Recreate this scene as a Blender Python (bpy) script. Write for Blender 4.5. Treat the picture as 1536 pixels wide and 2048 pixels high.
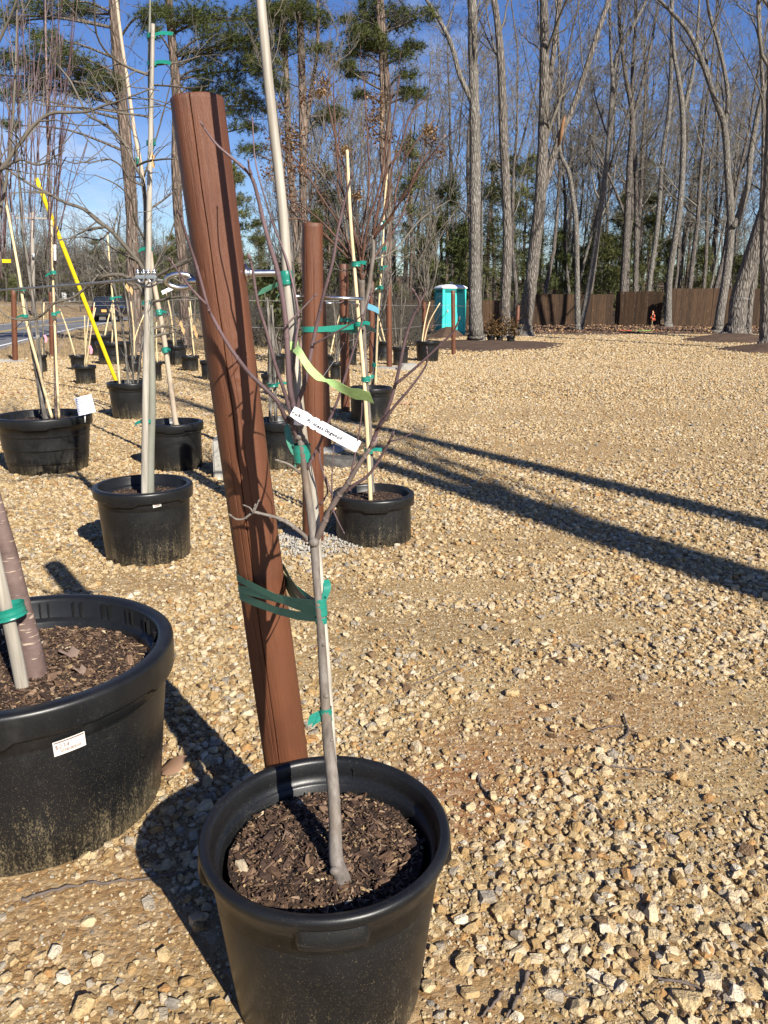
import bpy, bmesh, math, random
import numpy as np
from mathutils import Vector, Matrix, Euler, Quaternion

for o in list(bpy.data.objects):
    bpy.data.objects.remove(o)
S = bpy.context.scene
COL = S.collection
R = math.radians
rng = random.Random(7)
NR = np.random.default_rng(11)

# ------------------------------------------------------------------ camera, sky, sun, exposure
CAM_H = 1.5
PITCH = R(15.05)
F = 1540.0                                  # focal length in photo pixels (photo 1536 x 2048)
SUN_AZ = R(32)                              # shadows run this far left of straight ahead
SUN_EL = R(33)
cam = bpy.data.cameras.new('camera')
cam.sensor_fit = 'VERTICAL'; cam.sensor_height = 36; cam.lens = 36 * F / 2048
cam.clip_start = 0.05; cam.clip_end = 2000
camo = bpy.data.objects.new('camera', cam); COL.objects.link(camo)
camo.location = (0, 0, CAM_H); camo.rotation_euler = (R(90) - PITCH, 0, 0)
S.camera = camo

world = bpy.data.worlds.new('World'); S.world = world; world.use_nodes = True
wn = world.node_tree
for n in list(wn.nodes): wn.nodes.remove(n)
sky = wn.nodes.new('ShaderNodeTexSky'); sky.sky_type = 'NISHITA'; sky.sun_disc = False
sky.sun_elevation = SUN_EL; sky.sun_rotation = math.pi - SUN_AZ
sky.altitude = 300; sky.air_density = 1.0; sky.dust_density = 0.3; sky.ozone_density = 3.0
wbg = wn.nodes.new('ShaderNodeBackground'); wbg.inputs['Strength'].default_value = 0.06
wout = wn.nodes.new('ShaderNodeOutputWorld')
# a few thin fair-weather clouds: soft noise round three directions of the sky
wtc = wn.nodes.new('ShaderNodeTexCoord')
wmap = wn.nodes.new('ShaderNodeMapping'); wmap.inputs['Scale'].default_value = (3.0, 3.0, 11.0)
wno = wn.nodes.new('ShaderNodeTexNoise'); wno.inputs['Scale'].default_value = 3.0; wno.inputs['Detail'].default_value = 9; wno.inputs['Roughness'].default_value = 0.62
wcr = wn.nodes.new('ShaderNodeMapRange'); wcr.inputs['From Min'].default_value = 0.40; wcr.inputs['From Max'].default_value = 0.70
wsum = None
for (dx, dy, dz, lo, k) in ((-0.365, 0.917, 0.128, 0.9915, 0.5), (-0.27, 0.945, 0.10, 0.993, 0.35), (0.055, 0.945, 0.30, 0.9955, 0.4), (-0.62, 0.75, 0.16, 0.988, 0.4), (0.62, 0.70, 0.25, 0.985, 0.6)):
    vm = wn.nodes.new('ShaderNodeVectorMath'); vm.operation = 'DOT_PRODUCT'; L_ = math.sqrt(dx * dx + dy * dy + dz * dz); vm.inputs[1].default_value = (dx / L_, dy / L_, dz / L_)
    wn.links.new(wtc.outputs['Generated'], vm.inputs[0])
    mr = wn.nodes.new('ShaderNodeMapRange'); mr.interpolation_type = 'SMOOTHSTEP'; mr.inputs['From Min'].default_value = lo; mr.inputs['From Max'].default_value = 1.0; mr.inputs['To Max'].default_value = k
    wn.links.new(vm.outputs['Value'], mr.inputs['Value'])
    if wsum is None: wsum = mr.outputs[0]
    else:
        mx = wn.nodes.new('ShaderNodeMath'); mx.operation = 'MAXIMUM'; wn.links.new(wsum, mx.inputs[0]); wn.links.new(mr.outputs[0], mx.inputs[1]); wsum = mx.outputs[0]
wmul = wn.nodes.new('ShaderNodeMath'); wmul.operation = 'MULTIPLY'
wmix = wn.nodes.new('ShaderNodeMixRGB'); wmix.inputs['Color2'].default_value = (7.6, 8.0, 8.8, 1)
hsv = wn.nodes.new('ShaderNodeHueSaturation'); hsv.inputs['Saturation'].default_value = 1.23; hsv.inputs['Hue'].default_value = 0.518; hsv.inputs['Value'].default_value = 1.06
wn.links.new(wtc.outputs['Generated'], wmap.inputs['Vector'])
wn.links.new(wmap.outputs['Vector'], wno.inputs['Vector'])
wn.links.new(wno.outputs[0], wcr.inputs['Value'])
wn.links.new(wsum, wmul.inputs[0]); wn.links.new(wcr.outputs[0], wmul.inputs[1])
wn.links.new(sky.outputs[0], hsv.inputs['Color'])
wn.links.new(hsv.outputs[0], wmix.inputs['Color1'])
wn.links.new(wmul.outputs[0], wmix.inputs['Fac'])
wn.links.new(wmix.outputs[0], wbg.inputs['Color'])
wn.links.new(wbg.outputs[0], wout.inputs[0])

sun = bpy.data.lights.new('sun', 'SUN'); sun.energy = 5.0; sun.angle = R(0.53); sun.color = (1.0, 0.94, 0.84)
suno = bpy.data.objects.new('sun', sun); COL.objects.link(suno)
LIGHT = Vector((-math.sin(SUN_AZ) * math.cos(SUN_EL), math.cos(SUN_AZ) * math.cos(SUN_EL), -math.sin(SUN_EL)))
suno.rotation_euler = LIGHT.to_track_quat('-Z', 'Y').to_euler()
suno.location = (8, -12, 12)

S.view_settings.view_transform = 'Standard'; S.view_settings.look = 'None'
S.view_settings.gamma = 1; S.view_settings.use_curve_mapping = False
S.view_settings.exposure = 0.95
S.render.engine = 'CYCLES'
S.cycles.max_bounces = 5; S.cycles.diffuse_bounces = 2; S.cycles.glossy_bounces = 2
S.cycles.transparent_max_bounces = 6; S.cycles.transmission_bounces = 3
S.cycles.caustics_reflective = False; S.cycles.caustics_refractive = False
S.cycles.use_denoising = True

# ------------------------------------------------------------------ where a thing stands, from where the photo shows it
CP, SP = math.cos(PITCH), math.sin(PITCH)
def gz(x, y):
    return 0.0108 * (min(y, 95) - 24) if y > 24 else 0.0
def ray(px, py):
    u = (px - 768) / F; v = (1024 - py) / F
    return (u, CP + v * SP, -SP + v * CP)
def P(px, py, D):
    u, f, z = ray(px, py)
    return Vector((u * D / f, D, CAM_H + z * D / f))
def ground_dist(py):
    _, f, z = ray(768, py)
    k = z / f
    D = -CAM_H / k if k < 0 else 1e9
    if D > 24: D = (CAM_H + 0.0108 * 24) / (0.0108 - k)
    return D
def G(px, py, dz=0.0):
    p = P(px, py, ground_dist(py)); p.z = gz(p.x, p.y) + dz
    return p
def depth(p): return p.y * CP + (CAM_H - p.z) * SP
def m_of(px, p): return px / F * depth(p)       # size of so many photo pixels at p

# ------------------------------------------------------------------ scene objects
W = {}
def tag(o, label=None, cat=None, group=None, kind=None):
    if label: o['label'] = label
    if cat: o['category'] = cat
    if group: o['group'] = group
    if kind: o['kind'] = kind
    return o
def thing(name, label, cat, loc=(0, 0, 0), rot=None, group=None):
    o = bpy.data.objects.new(name, None); COL.objects.link(o)
    o.empty_display_size = 0.1
    o.location = loc
    m = Matrix.Translation(Vector(loc))
    if rot is not None:
        o.rotation_mode = 'QUATERNION'; o.rotation_quaternion = rot; m = m @ rot.to_matrix().to_4x4()
    W[o.name] = m
    return tag(o, label, cat, group)
class MB:
    def __init__(s): s.v = []; s.f = []; s.flat = set()
    def add(s, vs, fs, flat=False):
        b = len(s.v); s.v.extend(vs)
        for f in fs:
            if flat: s.flat.add(len(s.f))
            s.f.append(tuple(i + b for i in f))
def link(name, me, mat, parent):
    o = bpy.data.objects.new(name, me); COL.objects.link(o)
    if mat is not None and not me.materials: me.materials.append(mat)
    if parent is not None:
        o.parent = parent; W[o.name] = W[parent.name]
    else: W[o.name] = Matrix()
    return o
def obj(name, mb, mat, parent=None, local=False, smooth=True, origin=None):
    me = bpy.data.meshes.new(name)
    vs = mb.v
    if parent is not None and not local:
        inv = W[parent.name].inverted()
        vs = [inv @ Vector(v) for v in vs]
    elif origin is not None:
        og = Vector(origin); vs = [Vector(v) - og for v in vs]
    me.from_pydata([tuple(v) for v in vs], [], mb.f)
    if smooth:
        sm = np.ones(len(mb.f), dtype=bool)
        if mb.flat: sm[list(mb.flat)] = False
        me.polygons.foreach_set('use_smooth', sm)
    me.update()
    o = link(name, me, mat, parent)
    if origin is not None and parent is None:
        o.location = origin; W[o.name] = Matrix.Translation(Vector(origin))
    return o
def copy_tree(o, parent=None):
    c = o.copy(); COL.objects.link(c); c.parent = parent
    for ch in list(o.children): copy_tree(ch, c)
    return c

# ------------------------------------------------------------------ shapes
def smooth_path(pts, n=4):
    pts = [Vector(p) for p in pts]
    if len(pts) < 3: return pts
    out = []
    for i in range(len(pts) - 1):
        p0 = pts[max(i - 1, 0)]; p1 = pts[i]; p2 = pts[i + 1]; p3 = pts[min(i + 2, len(pts) - 1)]
        for k in range(n):
            t = k / n
            out.append(0.5 * ((2 * p1) + (p2 - p0) * t + (2 * p0 - 5 * p1 + 4 * p2 - p3) * t * t + (3 * p1 - p0 - 3 * p2 + p3) * t ** 3))
    out.append(pts[-1])
    return out
def lerp_list(vals, n):
    if not isinstance(vals, (list, tuple)): return [vals] * n
    m = len(vals)
    if m == n: return list(vals)
    r = []
    for i in range(n):
        t = i / max(n - 1, 1) * (m - 1); k = min(int(t), m - 2)
        r.append(vals[k] * (1 - (t - k)) + vals[k + 1] * (t - k))
    return r
_CS = {}
def tube(mb, pts, rad, sides=8, cap=True, jit=0.0):
    n = len(pts)
    rad = lerp_list(rad, n)
    if sides not in _CS: _CS[sides] = [(math.cos(2 * math.pi * k / sides), math.sin(2 * math.pi * k / sides)) for k in range(sides)]
    cs = _CS[sides]
    b = len(mb.v)
    u = None
    for i in range(n):
        p = pts[i]
        d = (pts[min(i + 1, n - 1)] - pts[max(i - 1, 0)])
        if d.length_squared < 1e-14: d = Vector((0, 0, 1))
        d = d.normalized()
        if u is None:
            u = d.cross(Vector((0.31, 0.95, 0.05)))
            if u.length < 1e-3: u = d.cross(Vector((1, 0, 0)))
        else: u = u - d * u.dot(d)
        u = u.normalized()
        w = d.cross(u); r = rad[i]
        for c, s_ in cs:
            rr = r * (1 + rng.uniform(-jit, jit)) if jit else r
            mb.v.append((p.x + (u.x * c + w.x * s_) * rr, p.y + (u.y * c + w.y * s_) * rr, p.z + (u.z * c + w.z * s_) * rr))
    for i in range(n - 1):
        a = b + i * sides; e = a + sides
        for k in range(sides):
            k2 = (k + 1) % sides
            mb.f.append((a + k, a + k2, e + k2, e + k))
    if cap:
        mb.f.append(tuple(b + k for k in range(sides - 1, -1, -1)))
        mb.f.append(tuple(b + (n - 1) * sides + k for k in range(sides)))
def lathe(mb, prof, n=48, c=(0, 0, 0), close=False, fn=None):
    b = len(mb.v)
    for (r, z) in prof:
        for k in range(n):
            a = 2 * math.pi * k / n
            rr, zz = (r, z) if fn is None else fn(r, z, a)
            mb.v.append((c[0] + rr * math.cos(a), c[1] + rr * math.sin(a), c[2] + zz))
    for i in range(len(prof) - 1):
        for k in range(n):
            k2 = (k + 1) % n
            mb.f.append((b + i * n + k, b + i * n + k2, b + (i + 1) * n + k2, b + (i + 1) * n + k))
    if close:
        mb.f.append(tuple(b + k for k in range(n - 1, -1, -1)))
        mb.f.append(tuple(b + (len(prof) - 1) * n + k for k in range(n)))
def box(mb, c, s, rz=0.0, M=None, bev=0.0):
    x, y, z = s[0] / 2, s[1] / 2, s[2] / 2
    if bev:
        bm = bmesh.new(); bmesh.ops.create_cube(bm, size=1)
        for v in bm.verts: v.co = Vector((v.co.x * s[0], v.co.y * s[1], v.co.z * s[2]))
        bmesh.ops.bevel(bm, geom=bm.edges[:], offset=bev, segments=2, affect='EDGES')
        vs = [v.co.copy() for v in bm.verts]; bm.verts.index_update()
        fs = [tuple(v.index for v in f.verts) for f in bm.faces]; bm.free()
    else:
        vs = [Vector((sx * x, sy * y, sz * z)) for sx in (-1, 1) for sy in (-1, 1) for sz in (-1, 1)]
        fs = [(0, 1, 3, 2), (4, 6, 7, 5), (0, 4, 5, 1), (2, 3, 7, 6), (0, 2, 6, 4), (1, 5, 7, 3)]
    T = Matrix.Translation(Vector(c)) @ (M.to_4x4() if M is not None else Matrix.Rotation(rz, 4, 'Z'))
    mb.add([T @ v for v in vs], fs, flat=True)
def ribbon(mb, pts, wvec, width, thick=0.0006):
    """a strip with real thickness along pts; wvec is the across-direction (one or per point)"""
    n = len(pts); width = lerp_list(width, n); rows = []
    for i in range(n):
        w = (wvec[i] if isinstance(wvec, list) else wvec).normalized()
        d = (pts[min(i + 1, n - 1)] - pts[max(i - 1, 0)]).normalized()
        nn = d.cross(w)
        nn = nn.normalized() if nn.length > 1e-6 else Vector((0, 0, 1))
        rows.append((pts[i], w * width[i] / 2, nn * thick / 2))
    for (s1, k1, s2, k2) in ((-1, 1, 1, 1), (1, -1, -1, -1), (1, 1, 1, -1), (-1, -1, -1, 1)):
        b = len(mb.v)
        for p, w, nn in rows:
            mb.v.append(tuple(p + w * s1 + nn * k1)); mb.v.append(tuple(p + w * s2 + nn * k2))
        for i in range(n - 1): mb.f.append((b + 2 * i, b + 2 * i + 1, b + 2 * i + 3, b + 2 * i + 2))
def hull_mesh(name, npts, dims, seed, boxy=0.5, mat=None, smooth=False):
    r = random.Random(seed); bm = bmesh.new()
    for _ in range(npts):
        v = Vector((r.gauss(0, 1), r.gauss(0, 1), r.gauss(0, 1))).normalized()
        c = Vector([math.copysign(abs(q) ** (1 - boxy * 0.6), q) for q in v])
        k = r.uniform(0.82, 1.05)
        bm.verts.new((c.x * dims[0] * k, c.y * dims[1] * k, c.z * dims[2] * k))
    g = bmesh.ops.convex_hull(bm, input=bm.verts)
    junk = {e for e in g['geom_interior'] + g['geom_unused'] if isinstance(e, bmesh.types.BMVert)}
    bmesh.ops.delete(bm, geom=list(junk), context='VERTS')
    bmesh.ops.dissolve_limit(bm, angle_limit=R(9), verts=bm.verts, edges=bm.edges)
    bmesh.ops.triangulate(bm, faces=bm.faces)
    me = bpy.data.meshes.new(name); bm.to_mesh(me); bm.free()
    if smooth:
        me.polygons.foreach_set('use_smooth', np.ones(len(me.polygons), dtype=bool))
    if mat: me.materials.append(mat)
    return me
def text_mesh(s, size, shear=0.0):
    cu = bpy.data.curves.new('text', 'FONT'); cu.body = s; cu.size = size; cu.shear = shear
    cu.align_x = 'CENTER'; cu.align_y = 'CENTER'; cu.resolution_u = 3
    to = bpy.data.objects.new('text', cu); COL.objects.link(to)
    bpy.context.view_layer.update()
    me = bpy.data.meshes.new_from_object(to.evaluated_get(bpy.context.evaluated_depsgraph_get()))
    vs = [v.co.copy() for v in me.vertices]; fs = [tuple(p.vertices) for p in me.polygons]
    bpy.data.objects.remove(to); bpy.data.curves.remove(cu); bpy.data.meshes.remove(me)
    return vs, fs

# ------------------------------------------------------------------ numpy value noise
def vnoise(x, y, scale, seed):
    r = np.random.default_rng(seed); T = r.random((64, 64))
    x = x / scale; y = y / scale
    xi = np.floor(x).astype(int); yi = np.floor(y).astype(int); fx = x - xi; fy = y - yi
    fx = fx * fx * (3 - 2 * fx); fy = fy * fy * (3 - 2 * fy)
    a = T[xi % 64, yi % 64]; b = T[(xi + 1) % 64, yi % 64]; c = T[xi % 64, (yi + 1) % 64]; d = T[(xi + 1) % 64, (yi + 1) % 64]
    return (a * (1 - fx) + b * fx) * (1 - fy) + (c * (1 - fx) + d * fx) * fy

# ------------------------------------------------------------------ scattered stuff (geometry nodes)
def scatter_group():
    ng = bpy.data.node_groups.new('scatter', 'GeometryNodeTree')
    ng.interface.new_socket('Geometry', in_out='INPUT', socket_type='NodeSocketGeometry')
    cs = ng.interface.new_socket('Collection', in_out='INPUT', socket_type='NodeSocketCollection')
    ng.interface.new_socket('Geometry', in_out='OUTPUT', socket_type='NodeSocketGeometry')
    gi = ng.nodes.new('NodeGroupInput'); go = ng.nodes.new('NodeGroupOutput')
    ci = ng.nodes.new('GeometryNodeCollectionInfo'); ci.inputs['Separate Children'].default_value = True; ci.inputs['Reset Children'].default_value = True
    ip = ng.nodes.new('GeometryNodeInstanceOnPoints'); ip.inputs['Pick Instance'].default_value = True
    def at(nm, t):
        n = ng.nodes.new('GeometryNodeInputNamedAttribute'); n.data_type = t; n.inputs['Name'].default_value = nm
        return [o for o in n.outputs if o.enabled and o.name == 'Attribute'][0]
    L = ng.links.new
    L(gi.outputs['Geometry'], ip.inputs['Points']); L(gi.outputs['Collection'], ci.inputs['Collection'])
    L(ci.outputs[0], ip.inputs['Instance'])
    L(at('pick', 'INT'), ip.inputs['Instance Index']); L(at('rot', 'FLOAT_VECTOR'), ip.inputs['Rotation']); L(at('scl', 'FLOAT_VECTOR'), ip.inputs['Scale'])
    L(ip.outputs[0], go.inputs[0])
    return ng, cs.identifier
NG, NG_ID = scatter_group()
def scatter(name, pts, rot, scl, pick, coll, parent=None):
    n = len(pts); me = bpy.data.meshes.new(name); me.vertices.add(n)
    me.vertices.foreach_set('co', np.asarray(pts, dtype=np.float32).ravel())
    a = me.attributes.new('rot', 'FLOAT_VECTOR', 'POINT'); a.data.foreach_set('vector', np.asarray(rot, dtype=np.float32).ravel())
    a = me.attributes.new('scl', 'FLOAT_VECTOR', 'POINT'); a.data.foreach_set('vector', np.asarray(scl, dtype=np.float32).ravel())
    a = me.attributes.new('pick', 'INT', 'POINT'); a.data.foreach_set('value', np.asarray(pick, dtype=np.int32))
    o = link(name, me, None, parent)
    m = o.modifiers.new('scatter', 'NODES'); m.node_group = NG; m[NG_ID] = coll
    o['kind'] = 'stuff'
    return o
def proto_coll(name, meshes):
    c = bpy.data.collections.new(name)
    for i, me in enumerate(meshes):
        c.objects.link(bpy.data.objects.new('%s_%02d' % (name, i), me))
    return c

# ------------------------------------------------------------------ materials
def N(nt, typ, **kw):
    n = nt.nodes.new('ShaderNode' + typ)
    for k, v in kw.items():
        k2 = k.replace('_', ' ')
        hit = [i for i in n.inputs if i.name.lower() == k2.lower()]
        if hit and hit[0].enabled:
            if isinstance(v, bpy.types.NodeSocket): nt.links.new(v, hit[0])
            else: hit[0].default_value = v
        else: setattr(n, k, v)
    return n
def rgb(c): return (c[0], c[1], c[2], 1)
def ramp(nt, fac, stops, const=False):
    n = nt.nodes.new('ShaderNodeValToRGB'); cr = n.color_ramp
    if const: cr.interpolation = 'CONSTANT'
    while len(cr.elements) > 1: cr.elements.remove(cr.elements[-1])
    cr.elements[0].position = stops[0][0]; cr.elements[0].color = rgb(stops[0][1])
    for p, c in stops[1:]:
        e = cr.elements.new(p); e.color = rgb(c)
    nt.links.new(fac, n.inputs[0])
    return n.outputs[0]
def gray(a, b, v0=0, v1=1): return [(a, (v0,) * 3), (b, (v1,) * 3)]
def mixc(nt, f, a, b, mode='MIX'):
    n = nt.nodes.new('ShaderNodeMixRGB'); n.blend_type = mode
    for s, v in (('Fac', f), ('Color1', a), ('Color2', b)):
        if isinstance(v, bpy.types.NodeSocket): nt.links.new(v, n.inputs[s])
        else: n.inputs[s].default_value = v if s == 'Fac' else rgb(v)
    return n.outputs[0]
def noise(nt, vec, scale, detail=4, rough=0.55, stretch=None, dist=0.0):
    if stretch is not None:
        m = N(nt, 'Mapping', Vector=vec, Scale=stretch); vec = m.outputs[0]
    return N(nt, 'TexNoise', Vector=vec, Scale=scale, Detail=detail, Roughness=rough, Distortion=dist).outputs[0]
def bump(nt, h, strength, dist, normal=None):
    b = N(nt, 'Bump', Height=h, Strength=strength, Distance=dist)
    if normal is not None: nt.links.new(normal, b.inputs['Normal'])
    return b.outputs[0]
def math_(nt, op, a, b=0.0):
    n = nt.nodes.new('ShaderNodeMath'); n.operation = op
    for i, v in enumerate((a, b)):
        if isinstance(v, bpy.types.NodeSocket): nt.links.new(v, n.inputs[i])
        else: n.inputs[i].default_value = v
    return n.outputs[0]
MATS = {}
def mat(name, fn, **bs):
    m = bpy.data.materials.new(name); m.use_nodes = True; nt = m.node_tree
    b = nt.nodes['Principled BSDF']
    b.inputs['Specular IOR Level'].default_value = 0.3
    for k, v in bs.items():
        k = k.replace('_', ' ')
        b.inputs[k].default_value = v
    tc = N(nt, 'TexCoord')
    if fn is not None:
        r = fn(nt, tc.outputs['Object'], tc)
        if not isinstance(r, dict): r = {'Base Color': r}
        for k, v in r.items():
            if isinstance(v, bpy.types.NodeSocket): nt.links.new(v, b.inputs[k])
            else: b.inputs[k].default_value = rgb(v) if k == 'Base Color' else v
    MATS[name] = m
    return m
def simple(name, c, rough=0.6, var=0.25, scale=20, bmp=0.0, bd=0.002, stretch=None, **bs):
    def fn(nt, o, tc):
        n = noise(nt, o, scale, 5, 0.6, stretch)
        lo = tuple(q * (1 - var) for q in c); hi = tuple(min(q * (1 + var), 0.95) for q in c)
        d = {'Base Color': ramp(nt, n, [(0.3, lo), (0.7, hi)]), 'Roughness': rough}
        if bmp: d['Normal'] = bump(nt, n, bmp, bd)
        return d
    return mat(name, fn, **bs)
# ------------------------------------------------------------------ the materials of the place
RUST = []                # places where red clay or darker loam shows: x, y, radius, strength, colour
for px, py, rr, k, c in ((940, 1585, .34, .95, (0.25, 0.085, 0.028)), (1080, 1490, .42, .7, (0.27, 0.115, 0.04)), (1230, 1400, .55, .55, (0.28, 0.13, 0.05)), (170, 1850, .42, .7, (0.27, 0.13, 0.05)), (860, 1270, .55, .7, (0.21, 0.13, 0.055)), (840, 2010, .25, .7, (0.27, 0.13, 0.05)),
                         (640, 1180, .4, .6, (0.25, 0.15, 0.06)), (270, 1170, .6, .6, (0.26, 0.155, 0.065)), (1300, 905, 2.2, .5, (0.33, 0.19, 0.075)), (1150, 830, 3.0, .5, (0.34, 0.20, 0.08)), (1350, 790, 4.0, .5, (0.35, 0.21, 0.085)), (420, 1500, .3, .6, (0.24, 0.11, 0.04)), (1000, 1840, .2, .5, (0.27, 0.12, 0.045))):
    g_ = G(px, py); RUST.append((g_.x, g_.y, rr, k, c))
def f_ground(nt, o, tc):
    n1 = noise(nt, o, 0.45, 5, 0.6); n2 = noise(nt, o, 70, 5, 0.7); n3 = noise(nt, o, 9, 5, 0.65)
    dirt = ramp(nt, n1, [(0.34, (0.28, 0.135, 0.045)), (0.47, (0.33, 0.20, 0.075)), (0.62, (0.37, 0.25, 0.105))])
    dirt = mixc(nt, 0.55, dirt, ramp(nt, n3, [(0.3, (0.22, 0.135, 0.055)), (0.7, (0.48, 0.345, 0.165))]))
    wob = N(nt, 'TexNoise', Vector=o, Scale=5.0, Detail=4.0)
    for (cx, cy, rad, k, c) in RUST:
        vm = nt.nodes.new('ShaderNodeVectorMath'); vm.operation = 'DISTANCE'; nt.links.new(o, vm.inputs[0]); vm.inputs[1].default_value = (cx, cy, 0.008)
        d = math_(nt, 'ADD', math_(nt, 'DIVIDE', vm.outputs['Value'], rad), math_(nt, 'MULTIPLY', math_(nt, 'SUBTRACT', wob.outputs[0], 0.5), 1.3))
        dirt = mixc(nt, ramp(nt, d, gray(0.5, 1.15, k, 0)), dirt, c)
    vor = N(nt, 'TexVoronoi', Vector=o, Scale=46.0, Randomness=1.0)
    vc = N(nt, 'SeparateXYZ', Vector=vor.outputs['Color']).outputs[0]
    grit = ramp(nt, vc, [(0.0, (0.28, 0.175, 0.075)), (0.4, (0.44, 0.31, 0.15)), (0.75, (0.60, 0.48, 0.28)), (1.0, (0.70, 0.60, 0.41))])
    col = mixc(nt, 0.36, dirt, grit)
    col = mixc(nt, 0.5, col, ramp(nt, n2, gray(0.25, 0.75, 0.45, 1.0)), 'MULTIPLY')
    h = math_(nt, 'ADD', math_(nt, 'MULTIPLY', math_(nt, 'SUBTRACT', 0.5, vor.outputs['Distance']), 0.6), n2)
    return {'Base Color': col, 'Roughness': 0.95, 'Normal': bump(nt, h, 0.9, 0.012)}
mat('gravel_yard', f_ground)
def f_stone(nt, o, tc):
    oi = N(nt, 'ObjectInfo')
    r = oi.outputs['Random']
    base = ramp(nt, r, [(0.0, (0.54, 0.395, 0.205)), (0.14, (0.58, 0.445, 0.26)), (0.30, (0.43, 0.285, 0.13)), (0.42, (0.65, 0.53, 0.355)),
                        (0.58, (0.55, 0.415, 0.225)), (0.69, (0.42, 0.365, 0.285)), (0.755, (0.45, 0.26, 0.105)), (0.80, (0.61, 0.485, 0.295)),
                        (0.89, (0.21, 0.135, 0.075)), (0.94, (0.70, 0.62, 0.48)), (0.975, (0.28, 0.25, 0.21))], const=True)
    m = N(nt, 'Mapping', Vector=o); nt.links.new(N(nt, 'CombineXYZ', X=math_(nt, 'MULTIPLY', r, 91.0), Y=r, Z=r).outputs[0], m.inputs['Location'])
    n = noise(nt, m.outputs[0], 1.6, 6, 0.65); n2 = noise(nt, m.outputs[0], 9, 4, 0.6)
    col = mixc(nt, 0.75, base, ramp(nt, n, [(0.3, (0.55, 0.47, 0.38)), (0.55, (0.9, 0.88, 0.84)), (0.75, (1.0, 1.0, 1.0))]), 'MULTIPLY')
    return {'Base Color': col, 'Roughness': 0.85, 'Normal': bump(nt, math_(nt, 'ADD', n, math_(nt, 'MULTIPLY', n2, 0.4)), 0.5, 0.25)}
mat('stone', f_stone)
simple('gray_stone', (0.33, 0.31, 0.27), 0.9, 0.35, 1.5)
def f_plastic(nt, o, tc):
    sep = N(nt, 'SeparateXYZ', Vector=o); z = sep.outputs[2]
    rnd = N(nt, 'ObjectInfo').outputs['Random']
    mp = N(nt, 'Mapping', Vector=o); nt.links.new(N(nt, 'CombineXYZ', X=math_(nt, 'MULTIPLY', rnd, 37.0), Y=math_(nt, 'MULTIPLY', rnd, 11.0)).outputs[0], mp.inputs['Location']); o = mp.outputs[0]
    n = noise(nt, o, 210, 4, 0.8, (1, 1, 0.45)); n2 = noise(nt, o, 6, 5, 0.6); st = noise(nt, o, 42, 5, 0.7, (1, 1, 0.08))
    lowness = N(nt, 'MapRange', Value=z, From_Min=0.02, From_Max=0.30, To_Min=0.20, To_Max=-0.06).outputs[0]
    lowness = math_(nt, 'ADD', lowness, math_(nt, 'MULTIPLY', math_(nt, 'SUBTRACT', rnd, 0.6), 0.12))
    spl = math_(nt, 'ADD', math_(nt, 'ADD', n, math_(nt, 'MULTIPLY', math_(nt, 'SUBTRACT', n2, 0.5), 0.30)), lowness)
    spl = math_(nt, 'ADD', spl, math_(nt, 'MULTIPLY', math_(nt, 'SUBTRACT', st, 0.5), 0.55))
    f = ramp(nt, spl, gray(0.64, 0.98, 0, 0.85))
    fine = ramp(nt, noise(nt, o, 420, 2, 0.5), gray(0.66, 0.72, 0, 0.55))
    f = math_(nt, 'MAXIMUM', f, math_(nt, 'MULTIPLY', fine, ramp(nt, z, gray(0.25, 0.5, 1, 0.1))))
    film = ramp(nt, n2, [(0.3, (0.005, 0.0053, 0.006)), (0.7, (0.0105, 0.011, 0.012))])
    scr = math_(nt, 'ADD', ramp(nt, noise(nt, o, 9, 5, 0.7), gray(0.58, 0.72, 0, 0.05)), ramp(nt, noise(nt, o, 11, 4, 0.7, (0.4, 0.4, 7), 1.5), gray(0.64, 0.70, 0, 0.10)))
    col = mixc(nt, scr, film, (0.16, 0.15, 0.14))
    col = mixc(nt, f, col, (0.30, 0.235, 0.13))
    rough = N(nt, 'MapRange', Value=f, To_Min=0.36, To_Max=0.9).outputs[0]
    return {'Base Color': col, 'Roughness': rough, 'Normal': bump(nt, math_(nt, 'ADD', n, n2), 0.08, 0.004)}
mat('black_plastic', f_plastic, Specular_IOR_Level=0.36)
def f_soil(nt, o, tc):
    n = noise(nt, o, 60, 6, 0.7); n2 = noise(nt, o, 14, 5, 0.6)
    col = ramp(nt, n, [(0.3, (0.018, 0.011, 0.008)), (0.6, (0.055, 0.034, 0.024)), (0.8, (0.12, 0.08, 0.055))])
    return {'Base Color': col, 'Roughness': 1.0, 'Normal': bump(nt, math_(nt, 'ADD', n, n2), 1.0, 0.02)}
mat('potting_soil', f_soil)
def f_chip(nt, o, tc):
    oi = N(nt, 'ObjectInfo')
    base = ramp(nt, oi.outputs['Random'], [(0.0, (0.06, 0.034, 0.023)), (0.22, (0.125, 0.072, 0.042)), (0.5, (0.21, 0.13, 0.082)), (0.72, (0.075, 0.045, 0.032)),
                                           (0.82, (0.29, 0.195, 0.125)), (0.93, (0.42, 0.29, 0.15)), (0.985, (0.55, 0.45, 0.30))], const=True)
    n = noise(nt, o, 3.0, 4, 0.6, (0.6, 3, 3))
    col = mixc(nt, 0.6, base, ramp(nt, n, gray(0.3, 0.7, 0.5, 1.0)), 'MULTIPLY')
    return {'Base Color': col, 'Roughness': 0.95, 'Normal': bump(nt, n, 0.4, 0.2)}
mat('bark_chip', f_chip)
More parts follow.
